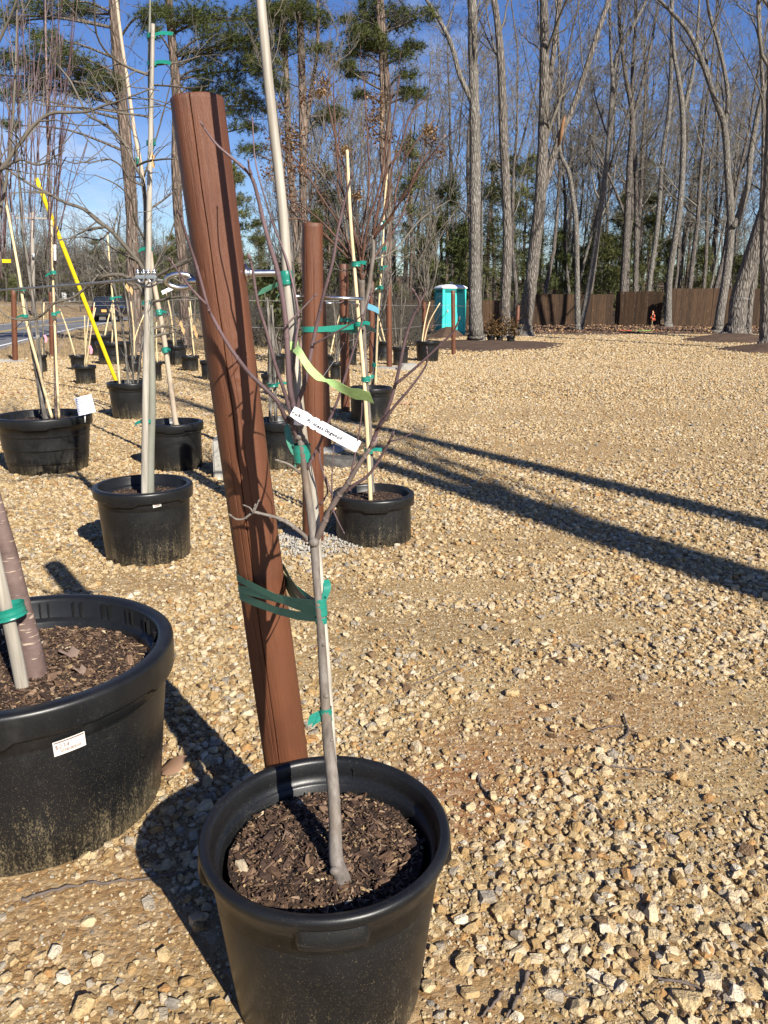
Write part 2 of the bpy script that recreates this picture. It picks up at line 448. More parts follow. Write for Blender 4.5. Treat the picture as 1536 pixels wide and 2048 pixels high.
def f_post(nt, o, tc):
    g = noise(nt, o, 75, 7, 0.72, (1, 1, 0.05), 0.4); g2 = noise(nt, o, 260, 5, 0.7, (1, 1, 0.09)); bl = noise(nt, o, 3.2, 4, 0.6)
    ring = noise(nt, o, 7, 3, 0.5, (0.3, 0.3, 3.0))
    base = ramp(nt, bl, [(0.3, (0.088, 0.030, 0.0135)), (0.7, (0.138, 0.050, 0.022))])
    col = mixc(nt, 0.55, base, ramp(nt, g, [(0.28, (0.40, 0.36, 0.33)), (0.46, (0.92, 0.92, 0.92)), (0.8, (1.1, 1.08, 1.06))]), 'MULTIPLY')
    col = mixc(nt, ramp(nt, ring, gray(0.62, 0.72, 0, 0.25)), col, (0.11, 0.035, 0.018))
    h = math_(nt, 'ADD', math_(nt, 'MULTIPLY', g, 1.0), math_(nt, 'MULTIPLY', g2, 0.5))
    return {'Base Color': col, 'Roughness': 0.52, 'Normal': bump(nt, h, 0.7, 0.005)}
mat('stained_wood', f_post, Specular_IOR_Level=0.4)
simple('crack', (0.012, 0.006, 0.004), 1.0)
def f_bark(lo, hi, dark, sc, bd, lichen=0.0):
    def fn(nt, o, tc):
        v = N(nt, 'TexVoronoi', Vector=N(nt, 'Mapping', Vector=o, Scale=(1, 1, 0.22)).outputs[0], Scale=sc)
        v.feature = 'DISTANCE_TO_EDGE'
        n = noise(nt, o, sc * 1.5, 6, 0.65, (1, 1, 0.18), 0.6); n2 = noise(nt, o, 1.3, 4, 0.6)
        ridge = ramp(nt, v.outputs['Distance'], gray(0.02, 0.25))
        col = ramp(nt, n, [(0.3, lo), (0.7, hi)])
        col = mixc(nt, ridge, mixc(nt, 0.6, col, dark), col)
        col = mixc(nt, 0.5, col, ramp(nt, n2, gray(0.3, 0.7, 0.55, 1.05)), 'MULTIPLY')
        if lichen:
            l = ramp(nt, noise(nt, o, 7, 5, 0.6), gray(0.62, 0.70, 0, lichen)); col = mixc(nt, l, col, (0.52, 0.53, 0.47))
        return {'Base Color': col, 'Roughness': 0.95, 'Normal': bump(nt, math_(nt, 'ADD', ridge, n), 0.8, bd)}
    return fn
mat('oak_bark', f_bark((0.13, 0.11, 0.092), (0.29, 0.255, 0.22), (0.026, 0.022, 0.019), 11, 0.05, 0.35))
mat('gray_bark', f_bark((0.15, 0.133, 0.113), (0.31, 0.283, 0.247), (0.034, 0.029, 0.025), 16, 0.03, 0.45))
mat('pine_bark', f_bark((0.13, 0.09, 0.07), (0.28, 0.215, 0.17), (0.035, 0.024, 0.018), 9, 0.05, 0.25))
mat('wood_bark', f_bark((0.10, 0.085, 0.072), (0.22, 0.19, 0.165), (0.03, 0.025, 0.022), 12, 0.03, 0.25))
simple('far_twig', (0.085, 0.076, 0.060), 0.95, 0.35, 3)
simple('wood_twig', (0.155, 0.138, 0.112), 0.9, 0.35, 2)
simple('twig_bark', (0.12, 0.104, 0.083), 0.9, 0.3, 6)
simple('fork_bark', (0.13, 0.10, 0.088), 0.6, 0.4, 20, 0.3, 0.002, (1, 1, 0.35))
simple('brown_shoot', (0.085, 0.042, 0.028), 0.6, 0.35, 9, stretch=(1, 1, 0.3))
simple('purple_shoot', (0.115, 0.075, 0.078), 0.5, 0.45, 14, stretch=(1, 1, 0.4))
def f_sapling(nt, o, tc):
    n = noise(nt, o, 34, 6, 0.75, (1, 1, 0.3)); n2 = noise(nt, o, 120, 4, 0.6, (1, 1, 0.25)); n3 = noise(nt, o, 5, 3, 0.6)
    col = ramp(nt, n, [(0.3, (0.07, 0.055, 0.044)), (0.52, (0.145, 0.124, 0.106)), (0.75, (0.235, 0.213, 0.19))])
    col = mixc(nt, ramp(nt, n2, gray(0.6, 0.7, 0, 0.5)), col, (0.075, 0.058, 0.045))
    col = mixc(nt, ramp(nt, n3, gray(0.52, 0.72, 0, 0.5)), col, (0.16, 0.105, 0.065))
    return {'Base Color': col, 'Roughness': 0.62, 'Normal': bump(nt, math_(nt, 'ADD', n, n2), 0.4, 0.002)}
mat('sapling_bark', f_sapling)
def f_cherry(nt, o, tc):
    n = noise(nt, o, 16, 4, 0.6); l = noise(nt, o, 30, 3, 0.5, (0.45, 0.45, 5.0)); sp = noise(nt, o, 40, 2, 0.5)
    col = ramp(nt, n, [(0.3, (0.10, 0.066, 0.058)), (0.7, (0.19, 0.135, 0.12))])
    col = mixc(nt, ramp(nt, math_(nt, 'ADD', l, math_(nt, 'MULTIPLY', sp, 0.3)), gray(0.76, 0.82, 0, 0.8)), col, (0.46, 0.36, 0.27))
    return {'Base Color': col, 'Roughness': 0.5, 'Normal': bump(nt, l, 0.35, 0.003)}
mat('cherry_bark', f_cherry)
simple('green_gray_bark', (0.185, 0.185, 0.15), 0.6, 0.22, 12, 0.2, 0.002, (1, 1, 0.4))
def f_bamboo(c, c2, blot):
    def fn(nt, o, tc):
        n = noise(nt, o, 40, 5, 0.6, (1, 1, 0.05)); n2 = noise(nt, o, 9, 4, 0.6, (1, 1, 0.3))
        col = ramp(nt, n, [(0.3, c2), (0.65, c)])
        col = mixc(nt, ramp(nt, n2, gray(0.6, 0.72, 0, 0.55)), col, blot)
        return {'Base Color': col, 'Roughness': 0.45, 'Normal': bump(nt, n, 0.15, 0.002)}
    return fn
mat('pale_bamboo', f_bamboo((0.42, 0.385, 0.325), (0.19, 0.168, 0.135), (0.20, 0.15, 0.10)))
mat('straw_bamboo', f_bamboo((0.70, 0.56, 0.33), (0.52, 0.40, 0.22), (0.42, 0.33, 0.20)))
simple('tan_bamboo', (0.40, 0.325, 0.24), 0.5, 0.25, 10, stretch=(1, 1, 0.2))
def f_tape(c):
    def fn(nt, o, tc):
        n = noise(nt, o, 60, 4, 0.6, (1, 1, 3.0))
        col = ramp(nt, n, [(0.3, tuple(q * 0.75 for q in c)), (0.7, c)])
        return {'Base Color': col, 'Roughness': 0.28, 'Normal': bump(nt, n, 0.3, 0.002)}
    return fn
mat('green_tape', f_tape((0.012, 0.20, 0.145)), Specular_IOR_Level=0.6)
mat('sage_tape', f_tape((0.085, 0.27, 0.18)), Specular_IOR_Level=0.5)
mat('lime_tape', f_tape((0.42, 0.62, 0.24)), Specular_IOR_Level=0.3, Transmission_Weight=0.0)
mat('blue_tape', f_tape((0.13, 0.36, 0.48)))
mat('pink_tape', f_tape((0.75, 0.30, 0.38)))
simple('white_paper', (0.80, 0.80, 0.82), 0.5, 0.04, 30)
simple('sticker_paper', (0.62, 0.58, 0.53), 0.5, 0.05, 60)
simple('ink', (0.03, 0.03, 0.035), 0.6, 0.1)
simple('print_brown', (0.16, 0.09, 0.08), 0.6, 0.1)
simple('print_blue', (0.25, 0.28, 0.42), 0.6, 0.2)
mat('galvanized', lambda nt, o, tc: {'Base Color': ramp(nt, noise(nt, o, 90, 3), [(0.3, (0.55, 0.56, 0.57)), (0.7, (0.75, 0.76, 0.77))]), 'Roughness': 0.28}, Metallic=1.0)
mat('cable_steel', lambda nt, o, tc: {'Base Color': ramp(nt, noise(nt, o, 300, 2), [(0.3, (0.16, 0.16, 0.16)), (0.7, (0.5, 0.5, 0.5))]), 'Roughness': 0.45}, Metallic=0.7)
simple('wire', (0.30, 0.30, 0.30), 0.5, 0.2)
simple('dark_concrete', (0.075, 0.07, 0.063), 0.9, 0.4, 18, 0.5, 0.006)
simple('concrete', (0.30, 0.285, 0.25), 0.95, 0.25, 35, 0.5, 0.006)
def f_fence(nt, o, tc):
    r = N(nt, 'ObjectInfo').outputs['Random']; m = N(nt, 'Mapping', Vector=o, Scale=(3, 3, 0.3)); nt.links.new(N(nt, 'CombineXYZ', X=math_(nt, 'MULTIPLY', r, 50.0), Z=r).outputs[0], m.inputs['Location'])
    n = noise(nt, m.outputs[0], 7, 5, 0.6); kn = noise(nt, m.outputs[0], 1.6, 2, 0.5, (2, 2, 9))
    col = ramp(nt, n, [(0.3, (0.030, 0.016, 0.008)), (0.7, (0.072, 0.040, 0.020))])
    col = mixc(nt, ramp(nt, kn, gray(0.68, 0.72, 0, 0.5)), col, (0.22, 0.14, 0.07))
    col = mixc(nt, 1.0, col, ramp(nt, r, gray(0, 1, 0.62, 1.2)), 'MULTIPLY')
    return {'Base Color': col, 'Roughness': 0.85, 'Normal': bump(nt, n, 0.3, 0.003)}
mat('fence_wood', f_fence)
simple('teal_plastic', (0.035, 0.48, 0.43), 0.45, 0.10, 3)
simple('teal_dark', (0.02, 0.27, 0.25), 0.5, 0.10, 3)
simple('white_plastic', (0.78, 0.80, 0.82), 0.4, 0.05, 4)
simple('yellow_plastic', (0.72, 0.53, 0.012), 0.45, 0.16, 9)
def f_asphalt(nt, o, tc):
    n = noise(nt, o, 55, 4, 0.7); n2 = noise(nt, o, 0.5, 4, 0.6)
    col = mixc(nt, 0.6, ramp(nt, n, [(0.3, (0.10, 0.10, 0.105)), (0.7, (0.19, 0.19, 0.195))]), ramp(nt, n2, gray(0.3, 0.7, 0.7, 1.1)), 'MULTIPLY')
    return {'Base Color': col, 'Roughness': 0.9, 'Normal': bump(nt, n, 0.3, 0.005)}
mat('asphalt', f_asphalt)
simple('road_paint_white', (0.72, 0.72, 0.70), 0.7, 0.15, 12)
simple('road_paint_yellow', (0.62, 0.42, 0.08), 0.7, 0.15, 12)
def f_verge(nt, o, tc):
    n = noise(nt, o, 1.2, 6, 0.7); n2 = noise(nt, o, 30, 5, 0.7)
    col = ramp(nt, n, [(0.3, (0.16, 0.105, 0.058)), (0.5, (0.27, 0.19, 0.105)), (0.7, (0.36, 0.27, 0.155))])
    col = mixc(nt, 0.7, col, ramp(nt, n2, gray(0.3, 0.75, 0.4, 1.1)), 'MULTIPLY')
    return {'Base Color': col, 'Roughness': 1.0, 'Normal': bump(nt, n2, 0.9, 0.03)}
mat('verge', f_verge)
def f_floor(nt, o, tc):
    n = noise(nt, o, 0.8, 6, 0.7); n2 = noise(nt, o, 22, 5, 0.7)
    col = ramp(nt, n, [(0.3, (0.09, 0.055, 0.034)), (0.7, (0.20, 0.13, 0.08))])
    col = mixc(nt, 0.7, col, ramp(nt, n2, gray(0.3, 0.75, 0.35, 1.15)), 'MULTIPLY')
    return {'Base Color': col, 'Roughness': 1.0, 'Normal': bump(nt, n2, 1.0, 0.05)}
mat('forest_floor', f_floor)
def f_mulch(nt, o, tc):
    n = noise(nt, o, 2.2, 5, 0.7); n2 = noise(nt, o, 38, 5, 0.75)
    col = ramp(nt, n, [(0.3, (0.075, 0.045, 0.03)), (0.7, (0.14, 0.088, 0.058))])
    col = mixc(nt, 0.8, col, ramp(nt, n2, gray(0.3, 0.7, 0.3, 1.3)), 'MULTIPLY')
    return {'Base Color': col, 'Roughness': 1.0, 'Normal': bump(nt, n2, 1.0, 0.05)}
mat('mulch', f_mulch)
def f_leafy(stops, tr=0.0):
    def fn(nt, o, tc):
        n = noise(nt, o, 1.1, 4, 0.7); n2 = noise(nt, o, 9, 2, 0.5)
        return {'Base Color': mixc(nt, 0.5, ramp(nt, n, stops), ramp(nt, n2, gray(0.3, 0.7, 0.55, 1.2)), 'MULTIPLY'), 'Roughness': 0.7}
    return fn
mat('pine_needle', f_leafy([(0.3, (0.045, 0.062, 0.018)), (0.55, (0.085, 0.10, 0.026)), (0.75, (0.14, 0.135, 0.04))]))
mat('cedar_needle', f_leafy([(0.3, (0.058, 0.068, 0.022)), (0.7, (0.125, 0.128, 0.040))]))
mat('broad_leaf', f_leafy([(0.3, (0.03, 0.045, 0.012)), (0.7, (0.10, 0.105, 0.03))]), Specular_IOR_Level=0.5)
mat('dead_leaf', f_leafy([(0.3, (0.10, 0.055, 0.032)), (0.7, (0.24, 0.14, 0.085))]))
mat('gray_leaf', f_leafy([(0.3, (0.13, 0.085, 0.065)), (0.7, (0.26, 0.19, 0.15))]))
mat('dry_bract', f_leafy([(0.3, (0.20, 0.12, 0.06)), (0.7, (0.36, 0.24, 0.13))]))
mat('tan_leaf', f_leafy([(0.3, (0.36, 0.20, 0.085)), (0.7, (0.55, 0.36, 0.17))]))
mat('rust_leaf', f_leafy([(0.3, (0.09, 0.06, 0.02)), (0.7, (0.19, 0.10, 0.035))]))
mat('dry_grass', f_leafy([(0.3, (0.22, 0.15, 0.08)), (0.7, (0.46, 0.35, 0.20))]))
simple('car_paint', (0.012, 0.014, 0.022), 0.2, 0.1, Coat_Weight=0.6)
simple('car_glass', (0.02, 0.025, 0.03), 0.05, 0.1)
simple('rubber', (0.02, 0.02, 0.02), 0.8, 0.2)
simple('red_lens', (0.10, 0.008, 0.008), 0.2, 0.1)
simple('plate_orange', (0.70, 0.34, 0.10), 0.5, 0.1)
simple('chrome_gray', (0.45, 0.45, 0.46), 0.3, 0.1)
simple('pole_wood', (0.28, 0.25, 0.21), 0.9, 0.25, 10, 0.3, 0.005, (1, 1, 0.1))
simple('orange_paint', (0.50, 0.09, 0.04), 0.6, 0.15)
simple('faded_red', (0.55, 0.22, 0.13), 0.9, 0.2)
simple('lime_paint', (0.20, 0.36, 0.09), 0.7, 0.15)
simple('orange_wood', (0.20, 0.105, 0.05), 0.9, 0.4, 9, 0.4, 0.01, (1, 1, 0.1))
simple('house_white', (0.72, 0.72, 0.72), 0.7, 0.05)
simple('roof_gray', (0.12, 0.12, 0.13), 0.8, 0.2)
M_ = MATS

# ------------------------------------------------------------------ ground, yard, road
def strip_mesh(rows, dz, nx=2):
    """rows: (y, xleft, xright) from near to far"""
    mb = MB()
    for (y, xl, xr) in rows:
        for i in range(nx):
            x = xl + (xr - xl) * i / (nx - 1); mb.v.append((x, y, gz(x, y) + dz))
    for j in range(len(rows) - 1):
        for i in range(nx - 1):
            a = j * nx + i; mb.f.append((a, a + 1, a + nx + 1, a + nx))
    return mb
tag(obj('ground', strip_mesh([(-80, -500, 500), (24, -500, 500), (95, -500, 500), (900, -500, 500)], 0, 6), M_['forest_floor']),
    'brown leaf covered earth under the trees', 'ground', kind='structure')
def yard_l(y):
    if y < 20: return -40.0
    if y < 27: return -13.5 + (y - 20) * 1.15
    return -2.6 + (y - 27) * 0.75
def yard_r(y): return 60.0
def yard_far(x): return 38.5
YR = [(-25, -40, 60), (15, -40, 60), (19, -40, 60)]
for i in range(0, 13):
    y = 19.5 + i * 1.5
    YR.append((y, yard_l(y) + 0.35 * math.sin(y * 2.1), 60))
tag(obj('gravel_yard', strip_mesh(YR, 0.008, 8), M_['gravel_yard']), 'tan gravel and sandy dirt of the nursery yard', 'gravel yard', kind='structure')
tag(obj('grass_verge', strip_mesh([(18, -60, 3), (24, -60, 1), (32, -60, -0.5), (44, -60, -2), (95, -80, -6)], 0.004, 4), M_['verge']), 'dry winter grass verge along the road', 'verge', kind='structure')

# road: near edge line runs through two points of the photo, 6 m wide, bending right far off
RC = [(-7.8, 5.0), (-10.9, 17.0), (-13.4, 26.5), (-16.4, 40.0), (-18.5, 52.0), (-19.8, 64.0), (-20.2, 80.0), (-19.6, 110.0), (-18, 160)]
RC = [(p.x, p.y) for p in smooth_path([(x, y, 0) for x, y in RC], 6)]
def road_strip(off0, off1, dz):
    mb = MB(); n = len(RC)
    for i, (x, y) in enumerate(RC):
        x0, y0 = RC[max(i - 1, 0)]; x1, y1 = RC[min(i + 1, n - 1)]
        L = math.hypot(x1 - x0, y1 - y0); nx, ny = -(y1 - y0) / L, (x1 - x0) / L       # to the left of travel
        for o in (off1, off0):
            px, py = x + nx * o, y + ny * o; mb.v.append((px, py, gz(px, py) + dz))
    for i in range(n - 1):
        a = 2 * i; mb.f.append((a, a + 1, a + 3, a + 2))
    return mb
tag(obj('road', road_strip(-0.45, 6.4, 0.012), M_['asphalt']), 'two lane asphalt road beyond the verge', 'road', kind='structure')
for o0, o1, m, nm in ((0.0, 0.13, 'road_paint_white', 'white edge line of the road on the yard side'),
                      (5.85, 5.98, 'road_paint_white', 'white edge line of the road on the far bank side'),
                      (2.78, 2.89, 'road_paint_yellow', 'double yellow line in the middle of the road'),
                      (3.05, 3.16, 'road_paint_yellow', 'double yellow line in the middle of the road')):
    tag(obj('road_marking', road_strip(o0, o1, 0.017), M_[m]), nm, 'road marking', kind='structure')
# the bank of dry grass beyond the road
bank = MB(); n = len(RC)
for i, (x, y) in enumerate(RC):
    for k, (o, h) in enumerate(((6.7, -0.05), (8.5, 0.25), (11, 0.75), (15, 1.0), (40, 1.3))):
        hh = h + (0.12 * math.sin(i * 1.7 + k) if k else 0)
        px, py = x - o * 0.985, y + o * 0.17; bank.v.append((px, py, gz(px, py) + hh))
for i in range(n - 1):
    for k in range(4):
        a = 5 * i + k; bank.f.append((a + 1, a, a + 5, a + 6))
tag(obj('grass_bank', bank, M_['verge']), 'low bank of dry grass on the far side of the road', 'bank', kind='structure')

# a low wooded rise closes the view far off
hl = MB(); hn = 60
for j, (y, h) in enumerate(((150, .2), (175, 4.5), (200, 7.0), (260, 8.5), (420, 9.0), (880, 9.0))):
    for i in range(hn):
        x = (-1 + 2 * i / (hn - 1)) * 480; hl.v.append((x, y + 4 * math.sin(i * 1.3), gz(x, y) + h * (1 + .16 * math.sin(i * .9) + .08 * math.sin(i * 2.7)) - (.4 if j == 0 else 0)))
for j in range(5):
    for i in range(hn - 1): a = j * hn + i; hl.f.append((a, a + 1, a + hn + 1, a + hn))
tag(obj('hills', hl, M_['forest_floor']), 'low brown wooded rise behind the far trees', 'hills', kind='structure')

# mulch beds: low mounds
def mound(name, label, cx, cy, rx, ry, h, seed, m='mulch', n=40, rings=8):
    mb = MB(); r = random.Random(seed)
    ph = [r.uniform(0, 6.28) for _ in range(4)]
    for j in range(rings + 1):
        t = j / rings
        for k in range(n):
            a = 2 * math.pi * k / n
            e = 1 + 0.10 * math.sin(3 * a + ph[0]) + 0.07 * math.sin(5 * a + ph[1]) + 0.05 * math.sin(9 * a + ph[2])
            x = cx + rx * t * e * math.cos(a); y = cy + ry * t * e * math.sin(a)
            z = h * (1 - t * t) ** 1.5 + r.uniform(-0.015, 0.02) * (1 if 0 < j < rings else 0)
            mb.v.append((x, y, gz(x, y) + z + (0.014 if j < rings else -0.01)))
    for j in range(rings):
        for k in range(n):
            k2 = (k + 1) % n
            mb.f.append((j * n + k, (j + 1) * n + k, (j + 1) * n + k2, j * n + k2))
    return tag(obj(name, mb, M_[m]), label, 'mulch bed', kind='structure')
g = G(952, 694); mound('mulch_bed', 'dark mulch ring round the big trunk beside the portable toilet', g.x + 0.4, g.y + 0.8, 3.1, 3.2, 0.16, 1)
g = G(900, 672); mound('mulch_heap', 'pile of dark mulch in front of the portable toilet', G(893, 672).x, G(893, 672).y - .8, 0.75, 0.8, 0.42, 2)
g = G(1466, 682); mound('mulch_bed', 'mulch ring at the foot of the leaning oak', g.x, g.y, 2.3, 1.6, 0.28, 3)
g = G(1532, 702); mound('mulch_bed', 'mulch ring at the foot of the trunk by the right edge', g.x + 0.6, g.y, 2.3, 1.3, 0.25, 4)
bedrows = [(37.0, 2.5, 60), (37.6, 2.0, 60), (39, 1.5, 60), (44, -6, 60), (52, -9, 60)]
bm_ = MB()
for j, (y, xl, xr) in enumerate(bedrows):
    for i in range(60):
        x = xl + (xr - xl) * i / 59
        yy = y + (0.7 * math.sin(x * 0.55) + 0.3 * math.sin(x * 1.7) if j < 2 else 0)
        bm_.v.append((x, yy, gz(x, yy) + (0.012 if j == 0 else 0.03 + 0.02 * math.sin(x * 3 + j))))
for j in range(len(bedrows) - 1):
    for i in range(59):
        a = j * 60 + i; bm_.f.append((a, a + 1, a + 61, a + 60))
tag(obj('mulch_bed', bm_, M_['mulch']), 'long bed of mulch and fallen leaves in front of the wooden fence', 'mulch bed', kind='structure')
# ------------------------------------------------------------------ gravel stones (uncountable: one scattered mass per size)
POTS = []            # (x, y, r) kept clear of stones; filled by the pot table below
stone_meshes = []
for i in range(16):
    r_ = random.Random(100 + i)
    stone_meshes.append(hull_mesh('stone_shape', r_.choice((14, 18, 24, 34)), (0.5, r_.uniform(0.33, 0.47), r_.uniform(0.2, 0.36)), 200 + i, boxy=r_.uniform(0.1, 0.95), mat=M_['stone'], smooth=False))
ST = proto_coll('stone_shapes', stone_meshes)
patches = []         # bare dirt: photo x, y, half-length, half-depth in metres
for px, py, a, b in ((860, 1262, .75, .30), (1100, 1250, .5, .25), (1250, 1440, .9, .22), (1440, 1420, .8, .28), (930, 1575, .20, .26), (960, 1490, .4, .15), (170, 1830, .36, .20), (330, 1880, .3, .2),
                     (270, 1170, .5, .22), (640, 1180, .35, .3), (900, 1180, .6, .2), (840, 1990, .14, .16), (930, 2040, .2, .12), (120, 1780, .4, .1),
                     (620, 1340, .3, .2), (1100, 1380, .5, .2), (1300, 905, 2.5, .8), (1150, 830, 3.0, 1.0), (1350, 780, 4, 1.2), (1000, 1090, .7, .3), (250, 900, .6, .3), (1480, 1560, .35, .2)):
    g = G(px, py); patches.append((g.x, g.y, a, b))
def gravel_field(name, y0, y1, dens, smin, smax, thr, seed, side=1.3, amount=1.0, label='', flat=1.0):
    r = np.random.default_rng(seed)
    wid = 0.56 * y1 + side
    n = int(dens * (y1 - y0) * 2 * wid)
    y = r.uniform(y0, y1, n); x = r.uniform(-wid, wid, n)
    keep = (np.abs(x) < 0.56 * np.maximum(y, .3) + side)
    bare = np.zeros(n)
    for (cx, cy, a, b) in patches:
        d = ((x - cx) / a) ** 2 + ((y - cy) / b) ** 2
        d = d + (vnoise(x, y, 0.12, 5) - 0.5) * 1.2
        bare = np.maximum(bare, np.clip(1.25 - d, 0, 1))
    nz = vnoise(x, y, 0.9, 3) * 0.6 + vnoise(x, y, 0.25, 4) * 0.4
    nz = nz * .8 + vnoise(x + 40, y + 40, 2.1, 8) * .35 - .07
    prob = np.clip((nz - thr) / 0.16, 0.25, 1) * (1 - amount * bare)
    keep &= r.random(n) < prob
    for (cx, cy, rr) in POTS: keep &= (x - cx) ** 2 + (y - cy) ** 2 > rr * rr
    if y1 > 19: keep &= ~((y > 19.5) & (x < (np.where(y < 27, -13.5 + (y - 20) * 1.15, -2.6 + (y - 27) * 0.75))))
    x = x[keep]; y = y[keep]; n = len(x)
    s = smin * (smax / smin) ** (r.beta(1.35, 2.9, n))
    z = np.where(y > 24, 0.0108 * (y - 24), 0) + 0.008 + s * r.uniform(0.07, 0.26, n) * flat
    rot = np.stack([r.normal(0, 0.28, n), r.normal(0, 0.28, n), r.uniform(0, 6.283, n)], 1)
    scl = np.stack([s * r.uniform(.85, 1.2, n), s * r.uniform(.85, 1.15, n), s * r.uniform(.8, 1.2, n)], 1)
    o = scatter(name, np.stack([x, y, z], 1), rot, scl, r.integers(0, 16, n), ST)
    tag(o, label, 'gravel', kind='stuff')
    return n
def build_gravel():
    t = 0
    t += gravel_field('gravel', 0.35, 4.4, 1900, 0.015, 0.062, 0.25, 21, amount=.95, label='loose angular tan gravel stones of the near yard')
    t += gravel_field('gravel', 0.35, 4.4, 5200, 0.007, 0.019, 0.18, 22, amount=.6, label='small tan pebbles between the larger stones')
    t += gravel_field('gravel', 0.45, 3.0, 5000, 0.003, 0.008, 0.1, 23, amount=0.45, side=.7, label='fine sandy grit on the bare dirt of the near yard')
    t += gravel_field('gravel', 4.4, 12.5, 1000, 0.018, 0.062, 0.15, 24, amount=.75, label='tan gravel stones covering the middle of the yard')
    t += gravel_field('gravel', 4.4, 12.5, 1150, 0.010, 0.022, 0.0, 25, amount=.3, label='small pebbles covering the middle of the yard')
    t += gravel_field('gravel', 12.5, 22, 380, 0.03, 0.072, 0.12, 26, side=1.5, amount=.45, label='pale gravel stones in the back of the yard')
    t += gravel_field('gravel', 22, 37.5, 95, 0.045, 0.10, 0.2, 27, side=1.5, amount=.5, label='pale gravel at the far end of the yard before the mulch')
    print('gravel instances', t)
# ------------------------------------------------------------------ nursery pots
def wall_r(R_, H, rb, z):
    t = max(0, min(1, z / (H - 0.07))); return rb + (R_ - 0.024 - rb) * t
def pot_mesh(R_, H, rb, style, n):
    mb = MB(); w = lambda z: wall_r(R_, H, rb, z)
    prof = [(rb * 0.93, 0.0), (rb - 0.004, 0.002), (rb, 0.008)]
    if style == 'ringed':
        for q in (0.20, 0.44, 0.68):
            z = H * q; prof += [(w(z - .01), z - .012), (w(z) - .002, z - .003), (w(z) + 0.006, z + .001), (w(z) + 0.005, z + .008)]
    elif style == 'ribbed':
        for q in (0.3, 0.6): prof.append((w(H * q), H * q))
    else:
        for q in (0.25, 0.5): prof.append((w(H * q), H * q))
        z = H * 0.76; prof += [(w(z), z - .008), (w(z) - .001, z), (w(z) + .002, z + .002), (w(z) + .002, z + .03)]
    if style == 'rolled':
        prof += [(R_ - .0235, H - .070), (R_ - .021, H - .056), (R_ - .014, H - .042), (R_ - .004, H - .027), (R_, H - .013), (R_ - .001, H - .006), (R_ - .006, H - .001),
                 (R_ - .013, H), (R_ - .021, H - .002), (R_ - .025, H - .010), (R_ - .029, H - .035), (R_ - .031, H - .052), (R_ - .038, H - .056), (R_ - .042, H - .060), (R_ - .056, H - .20)]
    else:
        k = 1.25 if R_ > 0.38 else 1.0
        prof += [(R_ - .024, H - .070 * k), (R_ - .012, H - .067 * k), (R_ - .003, H - .062 * k), (R_ - .001, H - .056 * k), (R_, H - .014), (R_ - .002, H - .006), (R_ - .008, H - .001), (R_ - .014, H),
                 (R_ - .030 * k, H), (R_ - .035 * k, H - .004), (R_ - .038 * k, H - .012), (R_ - .040 * k, H - .052 * k), (R_ - .043 * k, H - .056 * k), (R_ - .056 * k, H - .058 * k), (R_ - .060 * k, H - .064 * k), (R_ - .072 * k, H - .2)]
    ph = R_ * 40 + H * 90
    def fn(r, z, a):
        r = r * (1 + .0045 * math.sin(2 * a + ph) + .0025 * math.sin(3 * a + ph * 2) + .0012 * math.sin(7 * a + z * 9))
        if style == 'ribbed' and .01 < z < H * 0.8 and r > rb * .9: r = r + 0.004 * (1 if math.sin(a * 26) > 0 else 0)
        if style in ('nursery', 'ringed') and H - .095 < z < H - .05 and r > R_ - .026:
            z -= .016 * (1 if math.sin(4 * a + ph) > .35 else 0)
        return r, z
    lathe(mb, prof, n, fn=fn)
    nb = n; mb.f.append(tuple(range(nb - 1, -1, -1)))
    if R_ > 0.38 and style != 'rolled':               # dividers on the inner face of the wide rim
        for k in range(22):
            a = 2 * math.pi * k / 22 + 0.1; c, s_ = math.cos(a), math.sin(a)
            for da in (-.035, .035):
                a2 = a + da
                box(mb, ((R_ - .0525) * math.cos(a2), (R_ - .0525) * math.sin(a2), H - .040), (.012, .005, .05), rz=a2)
    return mb
def pot_handle(R_, H, rb, a0, half=0.33):
    mb = MB(); na, nz = 22, 10
    lv = [(H - .020, .72), (H - .028, .82), (H - .036, .90), (H - .044, .97), (H - .052, 1), (H - .066, .93), (H - .074, .8), (H - .078, .5), (H - .080, .1), (H - .081, -.1)]
    for (z, g_) in lv:
        for i in range(na + 1):
            q = i / na * 2 - 1; f = max(0, min(1, (1 - abs(q)) / .30)); f = f * f * (3 - 2 * f)
            z2 = z if z < H - .05 else z
            rr = wall_r(R_, H, rb, z) - .006 + .032 * g_ * f
            a = a0 + q * half
            mb.v.append((rr * math.cos(a), rr * math.sin(a), z2 - .012 * 0 * abs(q)))
    for j in range(nz - 1):
        for i in range(na):
            a = j * (na + 1) + i; mb.f.append((a, a + na + 1, a + na + 2, a + 1))
    return mb
def on_wall(R_, H, rb, a0, z0, u, v, proud):
    """a point u metres along and v metres up from (a0, z0) on the pot wall"""
    z = z0 + v; r = wall_r(R_, H, rb, z) + proud; a = a0 + u / r
    return (r * math.cos(a), r * math.sin(a), z)
